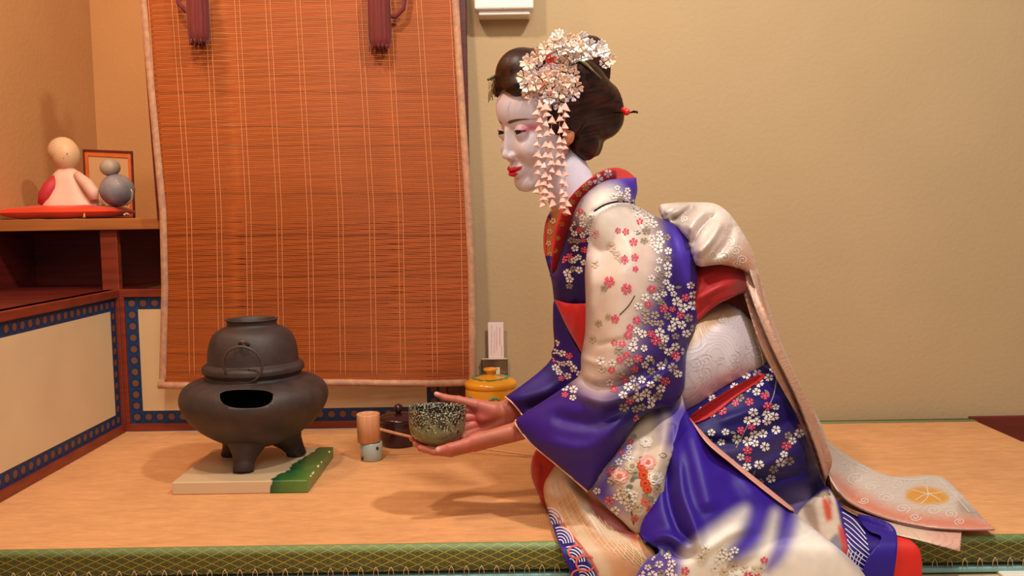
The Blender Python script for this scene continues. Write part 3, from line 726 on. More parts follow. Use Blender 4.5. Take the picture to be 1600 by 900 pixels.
# ================================================================== the person
person = thing('person', 'kneeling person in purple floral kimono and silver obi, hair ornaments, offering a tea bowl', 'person', (.25, 1.66, 0))
HO = Vector((.0662, 1.68, .7185))
yaw = math.radians(60.4); pit = math.radians(-14); rol = math.radians(-5.0)
hf = Vector((-math.sin(yaw)*math.cos(pit), -math.cos(yaw)*math.cos(pit), math.sin(pit))); hl = Vector((0, 0, 1)).cross(hf).normalized(); hz = hf.cross(hl)
hl, hz = hl*math.cos(rol)+hz*math.sin(rol), hz*math.cos(rol)-hl*math.sin(rol)
HMX = Matrix((hf, hl, hz)).transposed().to_4x4(); HMX.translation = HO; HINV = HMX.inverted()
def tohead(p): return np.array(HINV @ Vector(p))*1000
NKa = tohead(U(880, 268, 1.70)); NKb = tohead(U(924, 372, 1.70)); NKc = tohead(U(930, 420, 1.70))
def two(P, fn): Q = P.copy(); Q[:, 1] = np.abs(Q[:, 1]); return fn(Q)
EL, EF = 31., 70.
def head_sdf(P):
    Q = P.copy(); Q[:, 1] = np.abs(Q[:, 1]); f, l, z = Q[:, 0], Q[:, 1], Q[:, 2]
    d = ell_(Q, (-8, 0, 28), (86, 72, 80))
    d = smin(d, ell_(Q, (31, 0, 38), (58, 60, 54)), 12)
    d = smin(d, ell_(Q, (28, 0, -26), (57, 57, 60)), 14)
    d = smin(d, ell_(Q, (36, 0, -66), (45, 37, 41)), 14)
    d = smin(d, sph_(Q, (66, 0, -97), 15.5), 14)
    d = smin(d, cap_(Q, (6, 53, -44), (62, 16, -96), 12, 12), 16)
    d = smin(d, ell_(Q, (58, 33, -33), (24, 21, 22)), 14)
    # eye sockets
    d = smax(d, -ell_(Q, (101, 29, -1), (18, 18, 12)), 12)
    # nose
    d = smin(d, cap_(Q, (82.5, 0, 4), (93.5, 0, -34), 4.5, 5.4), 10)
    d = smin(d, sph_(Q, (94, 0, -37.5), 7.4), 6)
    d = smin(d, ell_(Q, (86, 9.5, -41), (9, 5.5, 5.8)), 6)
    d = smax(d, -ell_(Q, (91, 5.5, -49), (4, 2.4, 2.6)), 3)
    # lips
    R = Q.copy(); R[:, 0] += R[:, 1]**2*.020+4.5; R[:, 2] -= R[:, 1]**2*.009-.8
    d = smin(d, ell_(R, (87.5, 0, -70), (8, 24, 12)), 8)
    up1 = ell_(R, (92.5, 4, -65.2), (6, 17, 4.0)); lo = ell_(R, (92, 0, -73.5), (7, 15, 5.0))
    d = smin(d, up1, 3); d = smin(d, lo, 3)
    d = smax(d, -ell_(R, (101, 0, -69), (8, 24, .9)), 2.0)
    # displacement: nasolabial fold, groove under the lower lip, philtrum
    def seg(a, b):
        a = np.array(a); b = np.array(b); ab = b-a; t = np.clip(((l-a[0])*ab[0]+(z-a[1])*ab[1])/(ab@ab), 0, 1)
        return np.sqrt((l-a[0]-ab[0]*t)**2+(z-a[1]-ab[1]*t)**2)
    fm = np.clip((f-40)/20, 0, 1)
    d = d+fm*(1.0*np.exp(-(seg((15, -44), (30, -68))/3.2)**2)+1.6*np.exp(-(((l)/16)**2+((z+83)/4.5)**2)))
    # eyes
    eb = sph_(Q, (EF, EL, 0), 12.2)
    yy = (l-EL); sl = (yy/14.5)**2; mid = 1.0+yy*.06
    uph = 4.4*np.clip(1-sl, 0, 1)**.8; loh = 2.9*np.clip(1-sl, 0, 1)**.8
    zz_ = z-mid; inslit = np.minimum(uph-zz_, zz_+loh)          # >0 inside
    inslit = np.where((sl < 1) & (f > EF), inslit, -3.)
    lid = np.maximum(sph_(Q, (EF, EL, 0), 14.0), inslit)
    d = smin(d, lid, 3.5); d = np.minimum(d, eb)
    # ear
    e = ell_(Q, (-2, 72, -12), (12, 5, 25)); e = smax(e, -ell_(Q, (1, 78, -8), (7, 5, 15)), 4)
    d = smin(d, e, 4)
    d = smin(d, ell_(Q, (4, 70, -32), (6, 4, 7)), 4)
    nk = smin(cap_(P, NKa, NKb, 47, 52), cap_(P, NKb, NKc, 52, 75), 20)
    d = smin(d, nk, 16)
    return d
V1, F1 = nets(head_sdf, (-150, -110, -260), (125, 125, 125), 1.0)
V1 = V1[:, :]
def head_col(P):
    f, l, z = P[:, 0], np.abs(P[:, 1]), P[:, 2]
    white = np.array(lin('#d6cad4')); skin = np.array(lin('#b8704e')); C = np.tile(white, (len(P), 1))
    def bl(m, c, a=1): nonlocal C; m = np.clip(m*a, 0, 1)[:, None]; C = C*(1-m)+np.array(lin(c) if isinstance(c, str) else c)*m
    sm = lambda x, a, b: np.clip((x-a)/(b-a), 0, 1)
    face = sm(f, 5, 28)
    bl(sm(z, 58, 78)*.8, '#c08468')                                        # bare strip at the hairline
    bl(sm(f, 22, 8)*sm(z, -60, -45)*1.0, skin)                              # around and on the ear
    bl(sm(l, 69, 71)*sm(z, -44, -40), skin)
    n = (P-NKb)/100; t = sm(P@((NKc-NKa)/np.linalg.norm(NKc-NKa)), NKa@((NKc-NKa)/np.linalg.norm(NKc-NKa))+20, NKb@((NKc-NKa)/np.linalg.norm(NKc-NKa))+5)
    bl(t*sm(f, -40, 0), '#c58a6c', .75)                                     # throat
    bl(np.exp(-(((l-27)/16)**2+((z+34)/16)**2))*face, '#d5a9a8', .35)
    bl(np.exp(-(((l-47)/9)**2+((z-5)/7)**2))*face, '#c8365a', .85)          # red shadow at the outer corner
    bl(np.exp(-(((l-38)/14)**2+((z-10)/4)**2))*face, '#c76a7c', .55)
    bl(np.exp(-(((l-24)/15)**2+((z-9)/3)**2))*face, '#a87f80', .35)
    # brow
    zb = 20+3.2*np.sin(np.clip((l-12)/36, 0, 1)*math.pi*.75)
    th = np.interp(l, [10, 16, 30, 46, 50], [0, 3.0, 2.6, 1.4, 0])
    bl(np.clip((th-np.abs(z-zb))/1.8+.5, 0, 1)*(th > 0)*face, '#4a1f20', .95)
    bl(np.clip((1.6-np.abs(z-(21.0-(l-46)*.10)))/1.0, 0, 1)*sm(l, 40, 46)*sm(l, 64, 54)*face, '#c05a78', .7)
    # lips
    R = P.copy(); R[:, 1] = l; R[:, 0] += l**2*.020+4.5; R[:, 2] -= l**2*.009-.8
    li = np.minimum(ell_(R, (92.5, 4, -65.2), (9, 18.5, 4.6)), ell_(R, (92, 0, -73.5), (9, 15.5, 5.4)))
    li = np.minimum(li, ell_(R, (94, 0, -68.6), (12, 22, 2.6)))
    bl(np.clip(.5-li/1.2, 0, 1)*(f > 60), '#c01020')
    bl(np.clip(1-np.abs(z+69.6-l**2*.009)/.9, 0, 1)*(l < 20)*(f > 74), '#5a0a12', .8)
    # eyes
    de = np.sqrt((f-EF)**2+(l-EL)**2+z**2); yy = l-EL; sl = (yy/14.5)**2; mid = 1.0+yy*.06
    uph = 4.4*np.clip(1-sl, 0, 1)**.8; loh = 2.9*np.clip(1-sl, 0, 1)**.8; zc = z-mid
    ins = np.minimum(uph-zc, zc+loh); eye = (f > EF)*(sl < 1)*(de < 16)
    bl(eye*np.clip(ins/.8+.5, 0, 1)*(de < 13.2), '#7a6662')
    ir = np.sqrt((P[:, 1]-np.sign(P[:, 1])*EL-2.0)**2+(z-.8)**2)
    bl(eye*(ins > -.2)*(de < 13.4)*np.clip((8.0-ir)/1.8, 0, 1), '#1e0d0b')
    bl(eye*np.clip(1.3-np.abs(uph-zc+.3)/1.1, 0, 1)*(zc > -.5), '#150809', .98)
    bl(eye*np.clip(1.0-np.abs(zc+loh+.5)/1.0, 0, 1)*(zc < 0), '#4a1c22', .6)
    # nostrils
    bl(np.exp(-(((l-6)/2.6)**2+((z+47)/2.2)**2+((f-90)/5)**2)), '#5a2a2a', .8)
    return C
C1 = head_col(V1)
V1w = (np.array(HMX)[:3, :3]@(V1.T/1000)).T+np.array(HO)
# ---- hands and forearms (world metres x1000)
def A3(px, py, Y): return np.array(U(px, py, Y))*1000
Ww = A3(812, 672, 1.575)
def hand_near(P):
    d = cap_(P, A3(815, 671, 1.578), A3(900, 635, 1.56), 16.5, 26)
    d = smin(d, cap_(P, A3(818, 671, 1.592), A3(900, 635, 1.575), 15, 24), 10)
    palm = cap_(P, A3(812, 672, 1.575), A3(742, 694, 1.568), 15.5, 12)
    for y1, y0 in ((1.568, 1.572), (1.59, 1.58), (1.61, 1.588), (1.628, 1.596)):
        palm = smin(palm, cap_(P, A3(800, 677, y0), A3(728, 699, y1), 13, 9.6), 9)
    palm = smin(palm, cap_(P, A3(795, 675, 1.562), A3(742, 688, 1.553), 13, 11.5), 9)      # ball of the thumb
    d = smin(d, palm, 10)
    th = chain_(P, [A3(750, 685, 1.556), A3(727, 694, 1.547), A3(703, 700, 1.541), A3(686, 703.5, 1.540)], [12, 10, 8.6, 7.2], 3)
    th = smax(th, -(P@np.array([0, 0, 0.]) + 1e3), 1) if False else th
    d = smin(d, th, 5)
    fg = [([A3(730, 700, 1.568), A3(704, 707, 1.566), A3(678, 705, 1.566), A3(657, 700, 1.567)], [9.2, 8.2, 7.4, 6.3]),
          ([A3(728, 699, 1.590), A3(700, 705, 1.589), A3(670, 702.5, 1.588), A3(650, 693.5, 1.586)], [9.2, 8.0, 7.4, 6.2]),
          ([A3(730, 697, 1.610), A3(700, 702, 1.610), A3(668, 699.5, 1.609), A3(644, 685, 1.606)], [9, 7.8, 7.0, 5.8]),
          ([A3(734, 695, 1.628), A3(708, 700, 1.630), A3(684, 698, 1.630), A3(664, 692, 1.628)], [8, 6.8, 6.2, 5.4])]
    for p, r in fg: d = smin(d, chain_(P, p, r, 2), 2.2)
    return d
def hand_far(P):
    d = cap_(P, A3(799, 637, 1.665), A3(880, 592, 1.70), 17.5, 27)
    d = smin(d, cap_(P, A3(801, 645, 1.675), A3(882, 600, 1.71), 16, 24), 10)
    palm = cap_(P, A3(797, 640, 1.665), A3(752, 652, 1.652), 16, 14)
    for a, b, r in (((795, 638, 1.668), (748, 642, 1.655), 12), ((795, 645, 1.668), (742, 656, 1.660), 12), ((795, 650, 1.668), (743, 668, 1.662), 12), ((793, 652, 1.668), (748, 678, 1.655), 11)):
        palm = smin(palm, cap_(P, A3(*a), A3(*b), 14, r), 9)
    d = smin(d, palm, 10)
    th = chain_(P, [A3(770, 640, 1.655), A3(742, 632, 1.648), A3(716, 625.5, 1.650), A3(696, 622, 1.655), A3(682, 616, 1.658)], [14, 10.5, 8.4, 7.0, 5.0], 3)
    d = smin(d, th, 8)
    # fingers curl round the back of the bowl
    def arc(h0, h1, a0, a1, r0, r1):
        out = []
        for i in range(4):
            t = i/3; a = math.radians(a0+(a1-a0)*t); r = (r0+(r1-r0)*t); out.append(np.array([bc.x*1000+r*math.cos(a), BY*1000+r*math.sin(a), h0+(h1-h0)*t]))
        return out
    zb_ = zb0*1000; hb = hB*1000
    for h0, h1, a0, a1, r0 in ((.80, .80, 50, 118, 63), (.55, .55, 44, 122, 63), (.30, .28, 38, 116, 61), (.08, .05, 30, 100, 55)):
        d = smin(d, chain_(P, [A3(750, 640+(.8-h0)*40, 1.657)]+arc(zb_+hb*h0, zb_+hb*h1, a0, a1, r0, r0-1), [11, 9, 8.2, 7.4, 6.2], 2), 2.5)
    return d
V2, F2 = nets(hand_near, A3(636, 722, 1.53)-[20, 0, 20], [*(A3(905, 610, 1.66)[:2]+[5, 0]), A3(905, 600, 1.53)[2]], 1.5)
V3, F3 = nets(hand_far, [A3(660, 700, 1.6)[0], 1590, A3(700, 712, 1.66)[2]], [A3(890, 0, 1.72)[0], 1755, A3(890, 560, 1.7)[2]], 1.6)
def hand_col(V, near):
    base = np.array(lin('#b0604a')); C = np.tile(base, (len(V), 1))
    n = np.sin(V[:, 0]*.11+V[:, 2]*.2)*np.sin(V[:, 1]*.13+V[:, 2]*.07)
    C = C*(1+.07*n)[:, None]
    def blob(c, r, col, a):
        nonlocal C; m = (a*np.exp(-(nrm_(V-c)/r)**2))[:, None]; C = C*(1-m)+np.array(lin(col))*m
    if near:
        blob(A3(682, 702, 1.532), 5.5, '#e6a898', .9)
        for c in ((703, 700, 1.541), (657, 700, 1.567), (727, 694, 1.547)): blob(A3(*c), 11, '#c04c48', .5)
        blob(A3(735, 700, 1.56), 18, '#b8453c', .5)
    else:
        blob(A3(681, 614, 1.655), 6, '#e6a898', .7)
        blob(A3(745, 655, 1.64), 24, '#b8403c', .6); blob(A3(752, 640, 1.62), 16, '#b07a84', .35)
    return C
# ---- coarse torso, arms and folded legs underneath the clothes
def W3(px, py, Y): return A3(px, py, Y)
def torso_sdf(P):
    d = cap_(P, A3(958, 400, 1.70), A3(1060, 560, 1.70), 62, 62)
    d = smin(d, cap_(P, A3(1060, 560, 1.70), A3(1170, 690, 1.70), 62, 80), 40)
    d = smin(d, cap_(P, A3(960, 385, 1.61), A3(960, 385, 1.79), 34, 34), 30)
    d = smin(d, chain_(P, [A3(965, 390, 1.60), A3(1020, 560, 1.55), A3(900, 636, 1.565)], [36, 30, 22]), 15)
    d = smin(d, chain_(P, [A3(940, 400, 1.78), A3(960, 560, 1.76), A3(885, 598, 1.705)], [34, 28, 20]), 15)
    for Y in (1.63, 1.77):
        d = smin(d, chain_(P, [A3(1170, 690, Y), A3(930, 745, Y)], [72, 45]), 25)
        d = smin(d, chain_(P, [A3(930, 765, Y), A3(1190, 770, Y)], [36, 32]), 12)
    d = smin(d, cap_(P, NKbw, NKcw, 45, 60), 20)
    return np.maximum(d, 12-P[:, 2])
NKbw = A3(930, 390, 1.70); NKcw = A3(950, 420, 1.70)
V4, F4 = nets(torso_sdf, (-20, 1480, -10), (700, 1920, 620), 9)
def joinmesh(parts):
    V = []; Fs = []; C = []; n = 0
    for v, f, c in parts: V.append(v); Fs.append(f+n); C.append(c); n += len(v)
    return np.concatenate(V), np.concatenate(Fs), np.concatenate(C)
Vb, Fb, Cb = joinmesh([(V1w, F1, C1), (V2/1000, F2, hand_col(V2, True)), (V3/1000, F3, hand_col(V3, False)), (V4/1000, F4, np.tile(lin('#b0604a'), (len(V4), 1)))])
m_skin = mat('skin_and_white_makeup', None, .45, attr=True, var=.04, scale=60, bump=.12, bscale=500, bdist=.0006, spec=.45)
m_skin.node_tree.nodes['Principled BSDF'].inputs['Subsurface Weight'].default_value = .12
m_skin.node_tree.nodes['Principled BSDF'].inputs['Subsurface Radius'].default_value = (.01, .004, .002)
m_skin.node_tree.nodes['Principled BSDF'].inputs['Subsurface Scale'].default_value = .5
bodyo = meshobj('body', Vb, Fb, m_skin, person, col=Cb)

# ---- hair
def hair_sdf(P):
    Q = P.copy(); Q[:, 1] = np.abs(Q[:, 1]); f, l, z = Q[:, 0], Q[:, 1], Q[:, 2]
    front = ell_(Q, (30, 0, 94), (50, 50, 52))
    front = smin(front, ell_(Q, (46, 22, 80), (36, 36, 24)), 10)
    wing = ell_(Q, (-38, 46, 48), (82, 38, 66)); wing = smin(wing, ell_(Q, (-4, 62, 10), (36, 20, 40)), 12)
    wing = smin(wing, ell_(Q, (-106, 36, 4), (52, 36, 56)), 20)
    tabo = ell_(Q, (-74, 0, -46), (44, 44, 48)); tabo = smin(tabo, ell_(Q, (-54, 44, -42), (30, 20, 38)), 14)
    mage = ell_(Q, (-112, 0, 88), (70, 46, 56))
    d = smin(front, wing, 5); d = smin(d, mage, 3); d = smin(d, tabo, 12)
    d = smin(d, ell_(Q, (-15, 0, 80), (70, 50, 60)), 10)
    # keep the face free
    d = smax(d, -ell_(Q, (98, 0, -12), (88, 61, 92)), 3)
    d = smax(d, -ell_(Q, (20, 80, -62), (40, 30, 62)), 6)
    # fine combed grooves
    g = .45*np.sin(l*1.3+z*1.0+2*np.sin(f*.02))*np.clip((z+40)/60, 0, 1)
    return d
V5, F5 = nets(hair_sdf, (-140, -100, -80), (115, 100, 175), 1.8)
m_hair = mat('dark_brown_black_hair', '#1a0806', .38, var=.5, scale=160, stretch=(.06, 1, 1), bump=.35, bscale=700, bdist=.0008, spec=.32, col2='#38150d')
hairo = meshobj('hair', V5/1000, F5, m_hair); hairo.matrix_world = HMX
hairo.location = HO; hairo.rotation_euler = HMX.to_euler(); hairo.parent = person; hairo.matrix_parent_inverse = wm(person).inverted()
HV = [HMX @ Vector(v) for v in (V5/1000)]
hair_bvh = BVHTree.FromPolygons(HV, [tuple(int(i) for i in q) for q in F5])
b = MB()                                 # loose wisps at temple and nape
for (x0_, y0_, x1_, y1_, Y) in ((790, 140, 772, 152, 1.60), (786, 142, 775, 163, 1.60)):
    b.tube([U(x0_, y0_, Y), U((x0_+x1_)/2+2, (y0_+y1_)/2-2, Y), U(x1_, y1_, Y)], [.0007, .0005, .0002], 4)
b.build('wisps', m_hair, hairo)

# ================================================================== cloth built over outlines with real depth
def cr_closed(pts, step=4.0):
    P = [(p[0], p[1]) for p in pts]; cor = [len(p) > 2 for p in pts]; n = len(P); out = []
    for i in range(n):
        p1, p2 = np.array(P[i]), np.array(P[(i+1) % n])
        p0 = np.array(P[i-1]) if not cor[i] else 2*p1-p2
        p3 = np.array(P[(i+2) % n]) if not cor[(i+1) % n] else 2*p2-p1
        L_ = np.linalg.norm(p2-p1); k = max(1, int(round(L_/step)))
        for j in range(k):
            t = j/k; out.append(.5*(2*p1+(p2-p0)*t+(2*p0-5*p1+4*p2-p3)*t*t+(3*p1-p0-3*p2+p3)*t**3))
    return np.array(out)
def cr_open(pts, n=8):
    P = [np.array(p, float) for p in pts]; out = []
    for i in range(len(P)-1):
        p0 = P[max(i-1, 0)]; p1 = P[i]; p2 = P[i+1]; p3 = P[min(i+2, len(P)-1)]
        for j in range(n):
            t = j/n; out.append(.5*(2*p1+(p2-p0)*t+(2*p0-5*p1+4*p2-p3)*t*t+(3*p1-p0-3*p2+p3)*t**3))
    out.append(P[-1]); return np.array(out)
def inpoly(X, Y, poly):
    ins = np.zeros(X.shape, bool); n = len(poly)
    for i in range(n):
        x1, y1 = poly[i]; x2, y2 = poly[(i+1) % n]
        if y1 == y2: continue
        c = ((y1 > Y) != (y2 > Y)) & (X < (x2-x1)*(Y-y1)/(y2-y1)+x1); ins ^= c
    return ins
def dline(X, Y, pts, closed=False):
    pts = np.array(pts, float)[:, :2]; d = np.full(X.shape, 1e9); tt = np.zeros(X.shape); n = len(pts); m = n if closed else n-1
    for i in range(m):
        a = pts[i]; b = pts[(i+1) % n]; ab = b-a; t = np.clip(((X-a[0])*ab[0]+(Y-a[1])*ab[1])/max(ab@ab, 1e-9), 0, 1)
        q = np.hypot(X-a[0]-ab[0]*t, Y-a[1]-ab[1]*t); k = q < d; d = np.where(k, q, d); tt = np.where(k, (i+t)/m, tt)
    return d, tt
class TPS:
    def __init__(s, ctrl, reg=1.0):
        c = np.array(ctrl, float).reshape(-1, 3); s.c = c[:, :2]/100; y = c[:, 2]; n = len(c)
        if n < 4:
            A = np.c_[s.c, np.ones(n)]; s.w = None; s.a = np.linalg.lstsq(A, y, rcond=None)[0] if n == 3 else np.array([0, 0, y.mean()]); return
        r = np.hypot(s.c[:, None, 0]-s.c[None, :, 0], s.c[:, None, 1]-s.c[None, :, 1]); K = np.where(r > 0, r*r*np.log(np.maximum(r, 1e-9)), 0)+np.eye(n)*reg*.01
        Pm = np.c_[s.c, np.ones(n)]; A = np.zeros((n+3, n+3)); A[:n, :n] = K; A[:n, n:] = Pm; A[n:, :n] = Pm.T
        sol = np.linalg.solve(A, np.r_[y, 0, 0, 0]); s.w = sol[:n]; s.a = sol[n:]
    def __call__(s, X, Y):
        x = X/100; y = Y/100; v = s.a[0]*x+s.a[1]*y+s.a[2]
        if s.w is not None:
            for (cx, cy), w_ in zip(s.c, s.w):
                r2 = (x-cx)**2+(y-cy)**2; v = v+w_*.5*r2*np.log(np.maximum(r2, 1e-12))
        return v
CREAM = '#ccb39c'; PUR = '#280960'; DPUR = '#1c0844'; VIO = '#4a2aa0'; WHITE = '#e0d2c8'; CORAL = '#d2475a'; GREYF = '#93806f'; NAVY = '#1a0c58'
class Cloth:
    def __init__(s, name, outline, ctrl, af, ab, folds=(), base=PUR, paint=(), step=4.0, t=.003, mat_=None, parent=None, lift=0., soft=(), over=()):
        s.over = over
        s.soft = soft
        s.lift = lift
        s.t = t; s.bd = cr_closed(outline, step); s.tps = TPS(ctrl); s.af = af; s.ab = ab; s.folds = folds; s.paint = paint; s.base = base
        x0, y0 = s.bd.min(0)-8; x1, y1 = s.bd.max(0)+8; g = 4.0; s.g0 = (x0, y0); s.g = g
        gx = np.arange(x0, x1+g, g); gy = np.arange(y0, y1+g, g); X, Y = np.meshgrid(gx, gy); m = inpoly(X, Y, s.bd)
        h = np.zeros(X.shape)
        cnt = int(max(X.shape)*2.2)*6
        hh = np.where(m, 1.0, 0)
        for _ in range(min(cnt, 1400)):
            h[1:-1, 1:-1] = .25*(h[:-2, 1:-1]+h[2:, 1:-1]+h[1:-1, :-2]+h[1:-1, 2:])+hh[1:-1, 1:-1]; h *= m
        s.h = np.sqrt(h/max(h.max(), 1e-9)); s.m = m
        # interior points
        st = step*.95; ax = np.arange(x0, x1, st); ay = np.arange(y0, y1, st*.866); A, B = np.meshgrid(ax, ay); A = A+((np.arange(len(ay)) % 2)*st/2)[:, None]
        A = A.ravel(); B = B.ravel(); k = inpoly(A, B, s.bd); A = A[k]; B = B[k]; d, _ = dline(A, B, s.bd, True); k = d > st*.55
        pts = np.r_[s.bd, np.c_[A[k], B[k]]]; nb = len(s.bd)
        vs, es, fs, ov, oe, of = delaunay_2d_cdt([Vector((float(a), float(b))) for a, b in pts], [], [list(range(nb))], 1, 1e-4)
        vs = np.array([(v.x, v.y) for v in vs]); Fa = [f for f in fs]
        bdset = [i for i, o in enumerate(ov) if any(q < nb for q in o)]
        X, Y = vs[:, 0], vs[:, 1]; n = len(vs)
        front = s.front(X, Y); back = s.back(X, Y, front)
        C = s.color(X, Y)
        P = np.r_[UN(X, Y, front), UN(X, Y, back)]
        a2 = sum((vs[f[0]][0]*(vs[f[1]][1]-vs[f[2]][1])+vs[f[1]][0]*(vs[f[2]][1]-vs[f[0]][1])+vs[f[2]][0]*(vs[f[0]][1]-vs[f[1]][1])) for f in Fa[:1])
        F1_ = [tuple(f) for f in Fa]; F2_ = [tuple(i+n for i in f[::-1]) for f in Fa]
        ec = {}
        for f in Fa:
            for i in range(len(f)):
                a, b = f[i], f[(i+1) % len(f)]; ec[(a, b)] = 1
        side = [(b, a, a+n, b+n) for (a, b) in ec if (b, a) not in ec]
        s.V = [tuple(v) for v in P]; s.F = F1_+F2_+side; s.C = [tuple(c) for c in np.r_[C, C]]
        s.name = name; s.mat = mat_; s.parent = parent; s.flow = []
    def dome(s, X, Y):
        gx = np.clip((X-s.g0[0])/s.g, 0, s.h.shape[1]-1.001); gy = np.clip((Y-s.g0[1])/s.g, 0, s.h.shape[0]-1.001)
        i = gx.astype(int); j = gy.astype(int); a = gx-i; b = gy-j; h = s.h
        return h[j, i]*(1-a)*(1-b)+h[j, i+1]*a*(1-b)+h[j+1, i]*(1-a)*b+h[j+1, i+1]*a*b
    def front(s, X, Y):
        h = s.dome(X, Y)
        for pl, wpx in s.soft:
            q, _ = dline(X, Y, pl); q = np.clip(q/wpx, 0, 1); h = h*(q*q*(3-2*q))
        d = s.tps(X, Y)-s.af*h
        for f in s.folds:
            pts, wd, amp = f[:3]; q, t = dline(X, Y, cr_open(pts, 5)); e = np.clip(np.minimum(t, 1-t)*6, 0, 1) if len(f) < 4 else np.clip((1-t)*6, 0, 1)
            d = d-amp*np.exp(-(q/wd)**2)*(.25+.75*e)*np.clip(h*4, 0, 1)
        for o_ in s.over: d = np.where(inpoly(X, Y, o_.bd), np.minimum(d, o_.front(X, Y)-.0035), d)
        return np.minimum(d, s.lim(X, Y)-s.t-.001)
    def lim(s, X, Y):
        a = np.minimum(YF(X, Y, .0015), 9.); b = YE-.012; return .5*(a+b+np.sqrt((a-b)**2+.05**2))-.025-s.lift
    def back(s, X, Y, front):
        b = s.tps(X, Y)+s.ab*s.dome(X, Y)+s.t
        return np.minimum(np.maximum(b, front+s.t), s.lim(X, Y))
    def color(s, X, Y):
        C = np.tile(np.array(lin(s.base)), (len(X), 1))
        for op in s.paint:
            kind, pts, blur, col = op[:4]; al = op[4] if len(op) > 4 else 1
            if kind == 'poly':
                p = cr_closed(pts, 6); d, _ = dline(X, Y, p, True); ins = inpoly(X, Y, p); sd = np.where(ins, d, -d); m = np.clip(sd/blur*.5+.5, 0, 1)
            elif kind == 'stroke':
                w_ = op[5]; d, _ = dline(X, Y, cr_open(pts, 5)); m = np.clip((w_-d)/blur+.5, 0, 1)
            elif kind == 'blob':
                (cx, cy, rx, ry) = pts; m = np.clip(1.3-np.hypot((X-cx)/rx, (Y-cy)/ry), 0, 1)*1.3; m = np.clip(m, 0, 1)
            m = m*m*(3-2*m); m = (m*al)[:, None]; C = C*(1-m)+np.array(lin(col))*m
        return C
    def pt(s, X, Y, off=.0011):
        X = np.atleast_1d(np.array(X, float)); Y = np.atleast_1d(np.array(Y, float)); return UN(X, Y, s.front(X, Y)-off)
    def polyfan(s, pts, col, off=.0011):
        pts = np.array(pts, float); n = len(s.V); s.V += [tuple(v) for v in s.pt(pts[:, 0], pts[:, 1], off)]
        s.C += [tuple(lin(col))]*len(pts); s.F += [(n, n+i, n+i+1) for i in range(1, len(pts)-1)]
    def flower(s, x, y, r, col, rot=None, cen='#8a3040', sq=1.0, off=.0013):
        rot = random.uniform(0, 6.28) if rot is None else rot
        if not inpoly(np.array([x]), np.array([y]), s.bd)[0]: return
        for k in range(5):
            a = rot+k*2*math.pi/5; P = []
            for rr, da in ((.16, 0), (.55, -.50), (.88, -.42), (1.0, -.2), (.84, 0), (1.0, .2), (.88, .42), (.55, .50)):
                P.append((x+r*rr*math.cos(a+da), y+sq*r*rr*math.sin(a+da)))
            P = np.array(P)
            if inpoly(P[:, 0], P[:, 1], s.bd).all(): s.polyfan(P, col, off)
        th = np.linspace(0, 2*math.pi, 7)[:-1]; s.polyfan(np.c_[x+r*.15*np.cos(th), y+sq*r*.15*np.sin(th)], cen, off+.0003)
    def leaf(s, x, y, L_, a, col, wd=.22):
        P = [(x, y)]+[(x+L_*t*math.cos(a)+w_*L_*wd*-math.sin(a), y+L_*t*math.sin(a)+w_*L_*wd*math.cos(a)) for t, w_ in ((.4, 1), (.75, .8), (1.05, 0), (.75, -.8), (.4, -1))]
        P = np.array(P)
        if inpoly(P[:, 0], P[:, 1], s.bd).all(): s.polyfan(P, col)
    def ribbon(s, pts, w_, col, off=.0011, smooth=True, n=6):
        p = cr_open(pts, n) if smooth else np.array(pts, float); 
        k = inpoly(p[:, 0], p[:, 1], s.bd)
        if not k.all():
            idx = np.where(k)[0]
            if len(idx) < 2: return
            p = p[idx[0]:idx[-1]+1]
        t = np.gradient(p, axis=0); t /= np.maximum(np.linalg.norm(t, axis=1), 1e-6)[:, None]; nn = np.c_[-t[:, 1], t[:, 0]]
        a = p+nn*w_/2; b = p-nn*w_/2; n0 = len(s.V)
        s.V += [tuple(v) for v in s.pt(a[:, 0], a[:, 1], off)]+[tuple(v) for v in s.pt(b[:, 0], b[:, 1], off)]; s.C += [tuple(lin(col))]*(2*len(p))
        s.F += [(n0+i, n0+i+1, n0+len(p)+i+1, n0+len(p)+i) for i in range(len(p)-1)]
    def scatter(s, pts, spread, count, r=8, cols=None, md=1.55, sq=1.0, leaves=.15):
        cols = cols or [(WHITE, .62), (CORAL, .2), (GREYF, .18)]; L_ = cr_open(pts, 8)
        for _ in range(count*6):
            if count <= 0: break
            i = random.randrange(len(L_)); x = L_[i][0]+random.gauss(0, spread); y = L_[i][1]+random.gauss(0, spread)
            rr = r*random.uniform(.8, 1.15)
            if any(math.hypot(x-a, y-b) < (rr+c)*md*.5 for a, b, c in s.flow): continue
            s.flow.append((x, y, rr)); count -= 1; u = random.random(); q = 0
            for c, p in cols:
                q += p
                if u <= q: break
            s.flower(x, y, rr, c, sq=sq*random.uniform(.8, 1), cen='#7a2f45' if c != CORAL else '#e8c9b0')
            if random.random() < leaves: s.leaf(x+rr, y, rr*1.6, random.uniform(0, 6.28), '#7c7a6c')
    def build(s):
        o = meshobj(s.name, s.V, s.F, s.mat, s.parent, col=s.C); bm = bmesh.new(); bm.from_mesh(o.data)
        nf = 0; bm.to_mesh(o.data); bm.free(); return o
def silkmat(name, rough=.42, sheen=.25, bump=.08, weave=True, spec=.45):
    m = mat(name, None, rough, attr=True, var=.10, scale=45, bump=bump, bscale=900, bdist=.0005, sheen=sheen, spec=spec); return m
m_silk = silkmat('dyed_kimono_silk', .5, .04, spec=.3)
